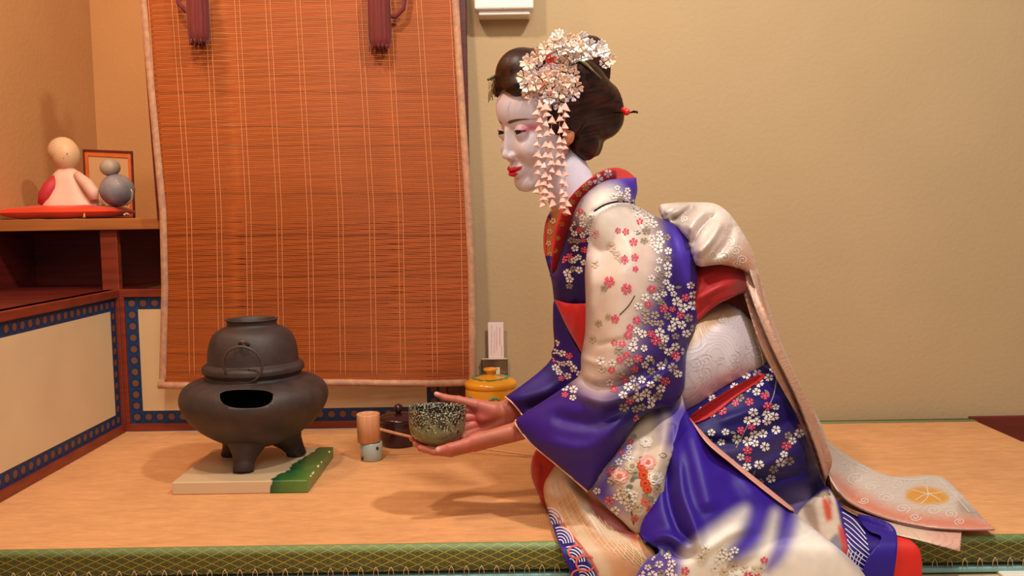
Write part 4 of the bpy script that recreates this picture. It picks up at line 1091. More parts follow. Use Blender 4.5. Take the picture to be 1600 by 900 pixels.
def brocade(name, rough=.38, metal=.12, col2='#8d7a74', sc=14):
    m = bpy.data.materials.new(name); m.use_nodes = True; nt = m.node_tree; N = nt.nodes.new; L = nt.links.new; b = nt.nodes['Principled BSDF']
    b.inputs['Roughness'].default_value = rough; b.inputs['Metallic'].default_value = metal
    at = N('ShaderNodeAttribute'); at.attribute_name = 'Col'; tc = N('ShaderNodeTexCoord')
    no = N('ShaderNodeTexNoise'); no.inputs['Scale'].default_value = 16; no.inputs['Detail'].default_value = 1; no.inputs['Distortion'].default_value = .6; L(tc.outputs['Object'], no.inputs['Vector'])
    def mt(op, a, c=None):
        q = N('ShaderNodeMath'); q.operation = op
        for i, v in enumerate((a, c)):
            if v is None: continue
            if isinstance(v, (int, float)): q.inputs[i].default_value = v
            else: L(v, q.inputs[i])
        return q.outputs[0]
    tri = mt('ABSOLUTE', mt('SUBTRACT', mt('FRACT', mt('MULTIPLY', no.outputs[0], sc)), .5))
    mk = N('ShaderNodeMapRange'); L(tri, mk.inputs[0]); mk.inputs[1].default_value = .30; mk.inputs[2].default_value = .40
    mx = N('ShaderNodeMix'); mx.data_type = 'RGBA'; mx.blend_type = 'MULTIPLY'; L(mt('MULTIPLY', mk.outputs[0], .11), mx.inputs['Factor']); L(at.outputs['Color'], mx.inputs['A']); mx.inputs['B'].default_value = (*lin(col2), 1)
    L(mx.outputs['Result'], b.inputs['Base Color'])
    n2 = N('ShaderNodeTexNoise'); n2.inputs['Scale'].default_value = 700; L(tc.outputs['Object'], n2.inputs['Vector'])
    bp = N('ShaderNodeBump'); bp.inputs['Strength'].default_value = .5; bp.inputs['Distance'].default_value = .0012; L(mt('ADD', mt('MULTIPLY', mk.outputs[0], .35), mt('MULTIPLY', n2.outputs[0], .5)), bp.inputs['Height']); L(bp.outputs[0], b.inputs['Normal'])
    return m
m_broc = brocade('silver_brocade')
m_red = silkmat('crimson_silk_crepe', .55, .2, .3)

# ---- skirt of the kimono over hips and folded legs
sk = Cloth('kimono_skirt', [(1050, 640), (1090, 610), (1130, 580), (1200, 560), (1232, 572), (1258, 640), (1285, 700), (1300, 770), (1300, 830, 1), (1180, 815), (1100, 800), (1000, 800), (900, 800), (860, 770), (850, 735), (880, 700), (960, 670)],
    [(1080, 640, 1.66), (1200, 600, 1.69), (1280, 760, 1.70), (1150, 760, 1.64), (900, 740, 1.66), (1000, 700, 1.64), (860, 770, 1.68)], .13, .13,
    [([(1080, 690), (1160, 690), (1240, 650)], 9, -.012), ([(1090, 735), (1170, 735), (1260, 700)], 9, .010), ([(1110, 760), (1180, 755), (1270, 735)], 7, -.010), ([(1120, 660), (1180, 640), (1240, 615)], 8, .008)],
    NAVY, [('poly', [(1120, 700), (1180, 700), (1240, 670), (1245, 690), (1180, 725), (1130, 722)], 20, '#4b3a58', .6), ('poly', [(1200, 790), (1260, 770), (1290, 790), (1280, 840), (1190, 830)], 18, '#8a78a0', .5), ('blob', (1280, 700, 25, 90), 1, '#07040f', .5)], mat_=m_silk, parent=person)  # near-black blob paints in the shade between skirt and obi tail
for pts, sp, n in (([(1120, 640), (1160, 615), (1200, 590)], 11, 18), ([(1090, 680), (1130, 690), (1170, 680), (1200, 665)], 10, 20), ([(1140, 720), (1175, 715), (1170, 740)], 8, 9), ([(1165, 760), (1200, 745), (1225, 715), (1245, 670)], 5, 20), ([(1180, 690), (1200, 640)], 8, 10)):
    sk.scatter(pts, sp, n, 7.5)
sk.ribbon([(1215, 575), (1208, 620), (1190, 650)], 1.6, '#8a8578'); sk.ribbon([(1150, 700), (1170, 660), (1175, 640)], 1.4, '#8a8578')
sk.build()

# ---- bodice (back, far side and front of the kimono top)
bo_ = Cloth('kimono_bodice', [(900, 325), (915, 303), (940, 285), (965, 279), (994, 278, 1), (996, 298), (993, 322), (1020, 338), (1052, 355), (1078, 380), (1086, 420), (1090, 480), (1082, 530), (1072, 580), (1062, 640), (1000, 690), (930, 690), (905, 620), (885, 570), (876, 530), (868, 490), (862, 440), (853, 405), (849, 375), (853, 345), (860, 333, 1), (866, 372), (862, 420), (868, 424), (884, 372)],
    [(895, 330, 1.600), (940, 300, 1.592), (990, 282, 1.64), (993, 320, 1.63), (860, 420, 1.66), (1085, 420, 1.70), (1080, 600, 1.70), (870, 540, 1.70), (960, 450, 1.64), (851, 360, 1.70)], .085, .14,
    [([(925, 332), (960, 316), (992, 318)], 3.0, -.004, 1), ([(900, 340), (880, 400), (872, 470)], 7, .006), ([(925, 345), (905, 420), (900, 500)], 7, -.008), ([(1035, 350), (1062, 400), (1078, 470)], 8, .006), ([(1050, 348), (1078, 400), (1086, 450)], 5, -.006)],
    PUR, [('poly', [(955, 272), (1000, 270), (1005, 330), (975, 320)], 16, '#3c1c8c', .9), ('poly', [(905, 330), (932, 296), (960, 292), (975, 312), (985, 345), (985, 370), (930, 350), (912, 352)], 20, '#dccbbc', .95), ('poly', [(850, 350), (862, 420), (870, 480), (915, 480), (915, 400), (900, 350)], 14, DPUR, .6)], mat_=m_silk, parent=person)  # shoulder cream: pale dye with the lit brightness painted in
for pts, sp, n in (([(902, 330), (895, 345), (885, 370)], 4, 7), ([(915, 350), (905, 390), (895, 430)], 7, 26), ([(958, 300), (975, 305), (990, 318)], 5, 12), ([(1000, 330), (1020, 350)], 6, 8)):
    bo_.scatter(pts, sp, n, 6)
bo_.flower(858, 456, 6, GREYF); bo_.ribbon([(928, 330), (945, 320), (965, 315), (985, 316), (994, 321)], 2.6, '#14081c', n=8)
bo_.build()

# ---- collars
cl = Cloth('collar_lining', [(918, 282), (938, 268), (958, 262), (978, 266), (995, 279, 1), (990, 300), (960, 300), (930, 300)], [(920, 280, 1.70), (995, 278, 1.70), (960, 265, 1.74)], .0, .01, (), '#c01418', mat_=m_red, parent=person); cl.build()
ic = Cloth('inner_collar', [(964, 281, 1), (962, 266), (945, 265), (926, 276), (906, 292), (888, 312), (876, 338), (868, 372), (861, 412), (859, 432, 1), (868, 432, 1), (878, 395), (890, 360), (908, 325), (934, 297)],
    [(960, 272, 1.615), (930, 285, 1.600), (895, 320, 1.605), (872, 370, 1.625), (862, 425, 1.66)], .008, .004, (), '#b3161a', step=2.5, mat_=m_red, parent=person)
for x, y, r, c in ((934, 280, 9, '#e0d6d8'), (950, 271, 7, '#cfb2bc'), (915, 293, 6, '#d88a3a'), (904, 303, 5.5, '#d88a3a'), (894, 316, 5, '#c9782c'), (884, 333, 5, '#d88a3a'), (878, 350, 4.5, '#c9782c'), (872, 372, 4, '#d88a3a'), (922, 286, 4, '#e0d0c0'), (868, 392, 4, '#d88a3a')): ic.flower(x, y, r, c, cen='#d8a030')
ic.build()
fc = Cloth('far_collar', [(880, 322, 1), (860, 330), (852, 352), (849, 380), (852, 402), (861, 428, 1), (868, 425, 1), (872, 380), (884, 345)], [(870, 330, 1.665), (850, 380, 1.68), (862, 425, 1.665)], .006, .004, (), '#a0552c', step=2.5, mat_=m_red, parent=person)
for x, y, r, c in ((864, 345, 5, '#c8a070'), (859, 362, 5, '#b98a58'), (857, 380, 4.5, '#c8a070'), (859, 397, 4, '#b98a58')): fc.flower(x, y, r, c, cen='#7a3020')
fc.ribbon([(856, 338), (852, 365), (853, 390), (861, 420)], 2.2, '#c01818'); fc.ribbon([(878, 330), (868, 360), (864, 390), (864, 418)], 3, '#c8281c'); fc.build()

# ---- obi, sash and trim
ob = Cloth('obi', [(1052, 520), (1085, 480), (1130, 472), (1165, 490), (1190, 520), (1204, 545), (1210, 572), (1196, 588), (1150, 612), (1090, 652), (1062, 650), (1040, 610)],
    [(1060, 500, 1.66), (1200, 560, 1.70), (1080, 650, 1.64), (1130, 480, 1.70)], .095, .16,
    [([(1120, 500), (1150, 540), (1140, 600)], 14, .006), ([(1175, 510), (1190, 545), (1200, 575)], 4, -.006)], '#cbbcc0',
    [('poly', [(1080, 500), (1125, 478), (1150, 490), (1110, 515), (1075, 545)], 8, '#a87c3c', .8), ('poly', [(1175, 500), (1210, 555), (1205, 585), (1188, 585), (1180, 540)], 6, '#9c8250', .7), ('poly', [(1080, 655), (1150, 610), (1200, 585), (1190, 570), (1140, 590), (1070, 630)], 14, '#cf9a8a', .6)], mat_=m_broc, parent=person)
ot = Cloth('obi_edge_trim', [(1074, 655), (1095, 637), (1140, 608), (1185, 585), (1194, 590), (1150, 621), (1112, 650), (1082, 662)], [(1085, 652, 1.570), (1190, 590, 1.63), (1140, 615, 1.585)], .004, .004, (), '#c0141c', step=3, mat_=m_red, parent=person, over=(sk, ob)); ot.build()
rs_ = Cloth('sash', [(1072, 420), (1090, 412), (1130, 412), (1168, 420), (1172, 450), (1150, 462), (1115, 480), (1085, 510), (1070, 540), (1060, 500)], [(1080, 420, 1.66), (1170, 430, 1.68), (1080, 520, 1.60), (1130, 440, 1.625)], .02, .05,
    [([(1085, 470), (1120, 450), (1160, 440)], 6, .008), ([(1080, 500), (1110, 470)], 5, -.006), ([(1090, 440), (1130, 428), (1160, 428)], 5, -.006)], '#a80e14', [('poly', [(1150, 430), (1172, 425), (1172, 460), (1150, 462)], 14, '#50060c', .7)], mat_=m_red, parent=person); rs_.build()  # dark red end: shade below the knot painted into the silk
fs_ = Cloth('front_sash', [(866, 468, 1), (890, 474), (918, 474, 1), (918, 530), (914, 560), (905, 545), (885, 510)], [(868, 470, 1.625), (918, 475, 1.56), (912, 555, 1.575)], .012, .006, [([(900, 480), (898, 520)], 4, .003)], '#b80c12', mat_=m_red, parent=person); fs_.build()

ln_ = Cloth('knot_lining', [(1084, 412), (1130, 408), (1168, 416), (1184, 450), (1200, 500), (1222, 560), (1240, 610), (1225, 615), (1205, 585), (1188, 545), (1170, 510), (1140, 480), (1110, 470), (1088, 450)], [(1100, 420, 1.70), (1170, 430, 1.715), (1200, 520, 1.70), (1235, 605, 1.685)], .01, .01,
    [([(1150, 430), (1180, 500), (1212, 580)], 4, .008), ([(1165, 430), (1192, 500), (1222, 585)], 3, -.008)], '#70100e', [('poly', [(1150, 470), (1185, 500), (1225, 600), (1230, 615), (1200, 585), (1175, 515)], 10, '#6e4526', .8)], step=3, mat_=m_red, parent=person); ln_.build()
# ---- far sleeve and flowered hip of the front
m_trim = mat('pale_pink_piping', '#e0a08c', .5)
fsl = Cloth('far_sleeve', [(878, 545), (868, 552), (852, 572), (822, 597), (789, 620, 1), (800, 629), (812, 643), (818, 652, 1), (850, 668), (900, 660), (925, 620), (915, 560)], [(870, 550, 1.69), (790, 620, 1.645), (818, 650, 1.632), (900, 600, 1.65), (850, 600, 1.645)], .02, .07,
    [([(800, 625), (850, 610), (890, 580)], 9, .008), ([(822, 640), (860, 628), (900, 610)], 7, -.010)], '#2a1268', [('poly', [(820, 625), (870, 610), (900, 620), (880, 660), (830, 655)], 12, '#140628', .7)], mat_=m_silk, parent=person)
fsl.scatter([(872, 555), (880, 575), (895, 590)], 8, 14, 6.5); fsl.scatter([(890, 565), (905, 590)], 6, 8, 6)
fsl.build()
fh = Cloth('front_overlap', [(866, 470), (880, 500), (905, 545), (916, 565), (912, 600), (895, 612), (880, 590), (862, 556), (866, 540), (864, 505)], [(868, 480, 1.655), (912, 560, 1.60), (890, 605, 1.62), (865, 545, 1.68)], .015, .02, [([(880, 560), (900, 580)], 5, .005)], '#2a1268', mat_=m_silk, parent=person)
fh.scatter([(868, 550), (885, 575), (900, 595)], 8, 16, 6); fh.build()

# ---- big loop of the obi knot
kn = Cloth('obi_knot', [(1030, 322), (1050, 317), (1085, 316), (1116, 318), (1136, 330), (1152, 350), (1168, 376), (1180, 402), (1186, 440), (1180, 450), (1168, 426), (1130, 414), (1092, 416), (1082, 400), (1072, 372), (1050, 352), (1036, 343)],
    [(1040, 330, 1.69), (1110, 330, 1.70), (1180, 420, 1.68), (1090, 400, 1.62), (1130, 400, 1.64)], .075, .15,
    [([(1048, 345), (1068, 334), (1085, 320)], 5, -.030), ([(1075, 362), (1088, 342), (1104, 328)], 6, .020), ([(1078, 385), (1096, 355), (1120, 335)], 5, -.026), ([(1088, 400), (1112, 372), (1128, 345)], 7, .022), ([(1120, 400), (1140, 375), (1145, 350)], 6, -.014), ([(1110, 408), (1132, 385), (1140, 360)], 5, -.006), ([(1038, 332), (1055, 322)], 4, .01)],
    '#dccabf', [('poly', [(1140, 400), (1170, 380), (1186, 430), (1170, 425), (1140, 412)], 16, '#cf7c55', .75), ('poly', [(1035, 335), (1060, 320), (1090, 322), (1070, 350), (1050, 350)], 12, '#8f7a6c', .6), ('poly', [(1120, 345), (1150, 360), (1165, 395), (1130, 400)], 16, '#dcbfae', .7)], step=3.2, mat_=m_broc, parent=person)
# ---- long tails of the obi, falling and spreading on the mat
t0 = Cloth('obi_tail', [(1146, 398), (1168, 402), (1180, 445), (1196, 485), (1215, 530), (1245, 592), (1270, 640), (1282, 672), (1300, 720), (1290, 760), (1320, 790), (1380, 812), (1440, 822), (1503, 824, 1), (1500, 862, 1), (1460, 851), (1430, 843), (1400, 836), (1375, 826), (1345, 810), (1310, 788), (1282, 745), (1262, 690), (1240, 640), (1212, 590), (1188, 540), (1170, 485)],
    [(1160, 400, 1.69), (1160, 430, 1.67), (1180, 480, 1.625), (1200, 560, 1.605), (1250, 660, 1.60), (1290, 760, 1.60), (1400, 830, 1.55), (1500, 845, 1.475)], .006, .006,
    [([(1165, 440), (1200, 530), (1245, 620), (1275, 700), (1300, 770), (1350, 805)], 3.5, .008), ([(1160, 450), (1192, 530), (1236, 625), (1268, 710), (1296, 772)], 3, -.010), ([(1420, 838), (1460, 845), (1490, 858)], 5, .01)],
    '#b88a70', [('stroke', [(1163, 440), (1200, 535), (1240, 620), (1272, 700), (1300, 775), (1350, 808)], 3, '#3a1a1c', .9, 2.5), ('poly', [(1380, 812), (1503, 824), (1500, 862), (1400, 842)], 12, '#d9b8a4', .9), ('poly', [(1450, 835), (1503, 830), (1500, 862)], 12, '#d08a78', .6)], step=3, t=.005, mat_=m_broc, parent=person, lift=.012)  # dark stroke paints the shade of the tail's inner folds
t0.build()
t1_ = Cloth('obi_tail', [(1172, 400), (1184, 420), (1200, 470), (1225, 545), (1256, 612), (1282, 660), (1296, 690), (1335, 718), (1385, 742), (1420, 744), (1468, 744), (1500, 770), (1535, 808), (1557, 828, 1), (1500, 828), (1440, 822), (1380, 808), (1330, 786), (1302, 758), (1286, 715), (1262, 665), (1232, 600), (1204, 535), (1186, 470), (1172, 425)],
    [(1178, 410, 1.665), (1230, 560, 1.66), (1280, 665, 1.66), (1340, 720, 1.80), (1330, 780, 1.62), (1468, 744, 1.77), (1557, 828, 1.515), (1440, 820, 1.54)], .010, .006,
    [([(1290, 700), (1340, 740), (1400, 775), (1430, 815)], 6, .006), ([(1395, 745), (1420, 780), (1450, 815)], 5, .010), ([(1375, 745), (1400, 785), (1425, 815)], 5, -.006), ([(1480, 775), (1515, 800), (1545, 822)], 5, .007), ([(1300, 740), (1350, 775), (1400, 800)], 5, -.005)],
    '#cfc0b6', [('stroke', [(1184, 430), (1200, 500), (1228, 580), (1262, 655), (1284, 715), (1304, 757)], 2, '#4a2420', .8, 1.3), ('poly', [(1172, 400), (1190, 440), (1215, 520), (1225, 560), (1205, 540), (1180, 450)], 8, '#cf8660', .7), ('poly', [(1225, 560), (1260, 620), (1290, 690), (1275, 690), (1240, 620)], 9, '#cfae9a', .7),  # dark stroke: fold shade painted along the inner edge
     ('poly', [(1302, 745), (1340, 770), (1400, 798), (1470, 808), (1520, 808), (1557, 828), (1440, 822), (1340, 792)], 20, '#d45c2c', .95), ('poly', [(1420, 766), (1440, 760), (1475, 768), (1480, 784), (1440, 788), (1415, 778)], 5, '#d8942e', .95), ('poly', [(1500, 780), (1535, 808), (1500, 800)], 8, '#8f8478', .7)], step=3.2, t=.004, mat_=m_broc, parent=person, lift=.022)
def scroll(C_, x, y, r, a0, sq=.6, turns=1.6, w_=1.3, col='#e2d6cc', dirn=1):
    C_.ribbon([(x+r*(1-t*.85)*math.cos(a0+dirn*t*turns*6.28), y+sq*r*(1-t*.85)*math.sin(a0+dirn*t*turns*6.28)) for t in np.linspace(0, 1, 16)], w_, col, n=2)
for x, y, r, a, d_ in ((1338, 748, 15, 2, 1), (1362, 760, 12, 0, -1), (1318, 728, 9, 1, 1), (1386, 778, 13, 3, 1), (1410, 795, 12, 1, -1), (1458, 797, 14, 3.3, 1), (1485, 803, 11, 1, -1), (1400, 758, 11, 4, 1), (1500, 815, 9, 2, 1), (1430, 808, 10, 0, 1), (1350, 782, 9, 3, -1)): scroll(t1_, x, y, r, a, dirn=d_)
for pts in ([(1425, 765), (1450, 771), (1478, 768)], [(1447, 758), (1450, 775), (1438, 788)], [(1430, 781), (1450, 772), (1470, 782)], [(1400, 748), (1425, 750), (1450, 747)], [(1468, 748), (1490, 772), (1515, 800)], [(1290, 690), (1320, 715), (1360, 735)]): t1_.ribbon(pts, 1.2, '#e2d6cc')
t1_.ribbon([(1304, 762), (1330, 787), (1380, 809), (1440, 823), (1500, 828), (1554, 828)], 2, '#6a4a48')
t1_.build()
for x, y, r, a, d_ in ((1132, 402, 11, 2, 1), (1150, 392, 9, 0, -1), (1160, 406, 8, 3, 1), (1115, 398, 8, 1, 1), (1150, 412, 7, 2, -1), (1070, 342, 6, 2, 1), (1140, 378, 9, 4, 1)): scroll(kn, x, y, r, a, .9, w_=1.5, col='#efe2d6', dirn=d_)
kn.build()
for k in range(26):
    x = random.uniform(1075, 1195); y = random.uniform(495, 640); scroll(ob, x, y, random.uniform(6, 13), random.uniform(0, 6), .9, w_=1.0, col='#ddd0d4', dirn=random.choice((1, -1)))
ob.build()

# ---- hem fabrics around the knees
rk = Cloth('under_kimono', [(838, 702), (862, 690), (900, 720), (905, 790), (880, 800), (852, 792), (840, 770), (829, 735)], [(840, 740, 1.635), (890, 740, 1.60), (860, 790, 1.62)], .035, .03, [([(850, 720), (848, 770)], 4, -.006), ([(842, 725), (840, 755)], 4, .005)], '#b01410', mat_=m_red, parent=person, lift=0.003); rk.build()
hm = Cloth('patterned_hem', [(862, 735), (875, 722), (905, 735), (940, 765), (975, 800), (1005, 845), (1025, 870), (1030, 960, 1), (915, 960, 1), (905, 925), (885, 880), (866, 830), (852, 785), (850, 758)],
    [(860, 740, 1.575), (940, 780, 1.53), (1010, 860, 1.46), (860, 800, 1.565), (900, 900, 1.455), (980, 940, 1.42), (1010, 940, 1.40)], .025, .004,
    [([(880, 745), (905, 790), (950, 850), (985, 900)], 9, .010), ([(900, 745), (940, 800), (990, 860)], 7, -.010), ([(860, 800), (885, 860), (910, 920)], 6, .006), ([(920, 770), (960, 825), (1010, 880)], 6, .008)],
    '#cf9a72', [('poly', [(862, 738), (885, 730), (900, 755), (880, 775), (855, 770)], 8, '#d9c0aa', .9), ('poly', [(905, 790), (940, 795), (985, 830), (975, 850), (930, 830)], 6, '#d8c0ac', .9), ('poly', [(915, 775), (945, 790), (985, 820), (1000, 845), (975, 838), (935, 812)], 5, '#8c1a1c', .85), ('poly', [(895, 810), (930, 850), (960, 900), (940, 900), (905, 850)], 8, '#d9bd9c', .8),
     ('poly', [(850, 790), (860, 800), (900, 850), (935, 900), (950, 965), (905, 965), (885, 890)], 3.5, '#24126c', 1), ('poly', [(960, 880), (1000, 900), (1000, 960), (945, 960)], 10, '#c88a60', .7)], step=3.2, mat_=m_silk, parent=person, lift=0.006)
hx = lambda u, v: (868+u*110+v*(-14+u*62), 748+u*95+v*(62-u*6))    # u along the hem, v across it
for k in range(19):                          # gold lattice
    a = -.5+k*.085
    for sg in (1, -1):
        pts = [hx(a+sg*t*.28+(0 if sg > 0 else .28), t) for t in np.linspace(0, 1, 7)]
        pts = [q for q in pts if inpoly(np.array([q[0]]), np.array([q[1]]), cr_closed([(858, 752), (885, 745), (930, 790), (985, 840), (1015, 880), (1010, 955), (960, 955), (925, 895), (890, 845), (866, 800)], 8))[0]]
        if len(pts) > 1: hm.ribbon(pts, 1.0, '#e3c698', n=4)
for g in range(5):                           # white wave lines on the navy edge
    for k in range(5):
        cx_, cy_ = 862+g*17, 806+g*30; r = 6+k*4.2
        hm.ribbon([(cx_-4+r*math.cos(t)*.95, cy_+14+r*math.sin(t)*1.15) for t in np.linspace(-1.9, -.1, 7)], 1.7, '#ded6e4', off=.0012+.0001*g, n=3)
for c_ in ((900, 862, 12), (915, 880, 15), (905, 900, 12)):
    th = np.linspace(.3, 5.6, 12); hm.ribbon([(c_[0]+c_[2]*math.cos(t), c_[1]+c_[2]*.8*math.sin(t)) for t in th], 3, '#cf5a52', off=.0026, n=2)
hm.ribbon([(866, 800), (890, 832), (915, 862), (935, 895)], 3, '#c8584a')
hm.build()
# ---- fabrics spilling out behind the big sleeve panel at right
wf = Cloth('under_layers', [(1245, 805), (1270, 775), (1292, 760), (1312, 785), (1350, 812), (1398, 838), (1400, 905), (1392, 960, 1), (1290, 960, 1), (1250, 860)], [(1255, 800, 1.60), (1300, 775, 1.60), (1390, 850, 1.49), (1330, 900, 1.48), (1340, 830, 1.52)], .012, .01,
    [([(1290, 775), (1305, 820), (1325, 870), (1330, 920)], 5, -.016), ([(1275, 785), (1290, 830), (1305, 860)], 5, .012), ([(1350, 815), (1345, 860), (1340, 910)], 7, .010), ([(1375, 830), (1365, 880)], 6, -.008)],
    '#24126c', [('poly', [(1245, 805), (1275, 775), (1300, 770), (1316, 830), (1325, 880), (1310, 900), (1280, 860), (1250, 830)], 3, '#cdb6a2', 1), ('poly', [(1285, 780), (1297, 785), (1300, 812), (1292, 815)], 4, '#c2421e', .95), ('poly', [(1262, 822), (1278, 830), (1300, 850), (1304, 862), (1285, 852)], 4, '#cf6a52', .95), ('poly', [(1310, 820), (1320, 835), (1328, 880), (1318, 885), (1312, 850)], 4, '#b8281c', .95), ('poly', [(1296, 845), (1310, 835), (1316, 870), (1300, 868)], 4, '#6d6a74', .9), ('poly', [(1255, 790), (1272, 790), (1280, 830), (1262, 815)], 5, '#8a6a58', .8)], step=3, mat_=m_silk, parent=person, lift=0.003)
for i in range(9):
    wf.ribbon([(1316+i*1.5, 800+i*8.5), (1334, 812+i*8.5), (1352+i*2, 834+i*8.5)], 1.5, '#d8d0e0')
for i in range(5): wf.ribbon([(1326+i*6, 858+i*2), (1322+i*5, 880), (1320+i*5, 905)], 1.5, '#d8d0e0')
wf.build()
pf = Cloth('purple_fold', [(1340, 805), (1365, 808), (1395, 822), (1402, 850), (1395, 905), (1380, 960, 1), (1330, 960, 1), (1352, 880), (1372, 850), (1376, 838), (1355, 828)], [(1350, 812, 1.49), (1395, 850, 1.44), (1370, 930, 1.43)], .015, .01, (), '#2a1480', step=3, mat_=m_silk, parent=person, lift=0.016); pf.build()
rh = Cloth('red_hem', [(1372, 822), (1400, 832), (1430, 850), (1440, 875), (1440, 960, 1), (1378, 960, 1), (1390, 870), (1388, 845)], [(1380, 830, 1.475), (1435, 870, 1.44), (1410, 930, 1.44)], .02, .01, [([(1400, 840), (1398, 900)], 6, .005)], '#d01c0c', mat_=m_red, parent=person, lift=0.01); rh.build()

# ---- near sleeve: long furisode hanging panel (back part), then the peony fold, then the arm part
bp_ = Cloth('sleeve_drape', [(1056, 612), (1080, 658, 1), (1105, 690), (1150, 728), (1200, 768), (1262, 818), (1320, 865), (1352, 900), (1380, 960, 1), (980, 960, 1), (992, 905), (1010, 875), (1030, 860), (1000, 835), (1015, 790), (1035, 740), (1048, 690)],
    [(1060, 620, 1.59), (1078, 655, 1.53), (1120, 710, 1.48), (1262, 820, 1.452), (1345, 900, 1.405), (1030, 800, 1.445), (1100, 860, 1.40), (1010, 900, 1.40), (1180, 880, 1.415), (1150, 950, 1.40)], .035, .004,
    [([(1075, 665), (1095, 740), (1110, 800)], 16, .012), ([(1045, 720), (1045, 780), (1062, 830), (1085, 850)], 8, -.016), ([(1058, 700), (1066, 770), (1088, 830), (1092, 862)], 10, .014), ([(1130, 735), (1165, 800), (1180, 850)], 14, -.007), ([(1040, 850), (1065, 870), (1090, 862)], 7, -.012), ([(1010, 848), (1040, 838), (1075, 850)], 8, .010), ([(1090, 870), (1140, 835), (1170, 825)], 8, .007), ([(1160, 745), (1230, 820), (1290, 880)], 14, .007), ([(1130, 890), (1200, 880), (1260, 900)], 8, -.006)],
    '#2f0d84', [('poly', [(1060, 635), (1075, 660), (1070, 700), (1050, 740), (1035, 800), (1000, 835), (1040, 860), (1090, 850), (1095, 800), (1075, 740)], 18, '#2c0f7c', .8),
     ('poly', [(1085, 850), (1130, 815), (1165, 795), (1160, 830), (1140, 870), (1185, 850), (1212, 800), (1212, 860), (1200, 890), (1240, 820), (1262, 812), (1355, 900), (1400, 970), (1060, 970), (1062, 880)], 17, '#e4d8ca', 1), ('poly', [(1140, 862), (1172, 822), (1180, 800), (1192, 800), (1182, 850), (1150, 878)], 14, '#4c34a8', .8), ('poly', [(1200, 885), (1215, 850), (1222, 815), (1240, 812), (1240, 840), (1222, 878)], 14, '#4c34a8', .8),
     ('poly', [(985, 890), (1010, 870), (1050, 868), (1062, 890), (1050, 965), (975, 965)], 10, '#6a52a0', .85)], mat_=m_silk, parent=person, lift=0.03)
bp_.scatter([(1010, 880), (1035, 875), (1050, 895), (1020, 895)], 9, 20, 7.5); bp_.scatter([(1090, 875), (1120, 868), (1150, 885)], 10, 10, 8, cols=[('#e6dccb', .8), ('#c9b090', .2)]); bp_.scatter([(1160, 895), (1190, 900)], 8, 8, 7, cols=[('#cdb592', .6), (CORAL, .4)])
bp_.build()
tr = Cloth('sleeve_edge', [(1076, 651, 1), (1110, 688), (1150, 722), (1205, 766), (1240, 795), (1236, 798), (1198, 770), (1145, 727), (1104, 692)], [(1076, 654, 1.53), (1110, 690, 1.486), (1150, 727, 1.462), (1238, 797, 1.452)], .002, .003, (), '#e09a88', step=2.5, mat_=m_silk, parent=person); tr.build()
pn = Cloth('peony_fold', [(1010, 625), (1040, 600), (1062, 612), (1072, 655), (1058, 690), (1042, 735), (1036, 775), (1024, 805), (998, 834), (970, 812), (945, 790), (925, 768), (930, 745), (960, 712), (985, 670)],
    [(1040, 610, 1.59), (1020, 640, 1.56), (1060, 690, 1.50), (1030, 780, 1.455), (998, 830, 1.46), (930, 765, 1.50), (980, 720, 1.475)], .016, .01,
    [([(1020, 650), (1010, 700), (990, 760)], 9, -.006), ([(1040, 650), (1035, 700), (1020, 760), (1005, 815)], 10, .008), ([(1050, 660), (1050, 700)], 6, -.007), ([(960, 740), (985, 780), (1000, 815)], 8, .005)],
    CREAM, [('poly', [(1020, 635), (1072, 630), (1075, 660), (1055, 700), (1040, 690), (1030, 660)], 16, '#4a2a9c', .95), ('poly', [(920, 770), (940, 740), (975, 690), (985, 700), (960, 745), (950, 790)], 16, '#3b2090', .95), ('poly', [(1035, 640), (1048, 655), (1040, 690), (1032, 680)], 8, '#cdb8ae', .8), ('poly', [(925, 765), (955, 765), (985, 800), (960, 800)], 16, '#5a44a0', .6)], step=3.2, mat_=m_silk, parent=person)
def peony(C_, x, y, r, cols, sq=.85):
    for k, (n, rr, pr) in enumerate(((7, .62, .46), (6, .36, .36), (4, .14, .24))):
        for i in range(n):
            a = i*2*math.pi/n+k*.4+random.uniform(-.1, .1); th = np.linspace(0, 2*math.pi, 9)[:-1]
            C_.polyfan(np.c_[x+r*rr*math.cos(a)+r*pr*np.cos(th), y+sq*(r*rr*math.sin(a)+r*pr*np.sin(th))], cols[k], .0012+.0003*k+.00005*i)
for i in range(16): pn.leaf(random.uniform(985, 1035), random.uniform(700, 785), random.uniform(9, 14), random.uniform(0, 6.28), random.choice(['#6f6d64', '#8b8774', '#77705c']), .3)
peony(pn, 1012, 722, 13, ['#d98f86', '#e8b8a8', '#c8584a']); peony(pn, 968, 744, 14, ['#e0968c', '#edc4b4', '#cf6a58']); peony(pn, 988, 728, 12, ['#c9b597', '#dccab0', '#a98f70']); peony(pn, 1024, 746, 13, ['#dfd2c4', '#efe6da', '#b8a894']); peony(pn, 1010, 690, 10, ['#dccab8', '#e8dccc', '#c0a48a'])
for x, y, r in ((1002, 728, 8), (1006, 742, 9), (1008, 755, 8), (1012, 765, 7)): peony(pn, x, y, r, ['#c8401c', '#d85a2c', '#a82c14'])
pn.scatter([(950, 775), (975, 785), (1010, 795)], 12, 18, 7.5, cols=[('#e3d6be', .5), ('#d6604e', .3), ('#bda582', .2)]); pn.scatter([(960, 740), (975, 705), (985, 680)], 5, 12, 6)
pn.ribbon([(982, 760), (984, 785), (990, 820)], 1.6, '#3a3030')
pn.build()
BF = lambda x, y: float(bo_.front(np.array([x*1.]), np.array([y*1.]))[0])-.003
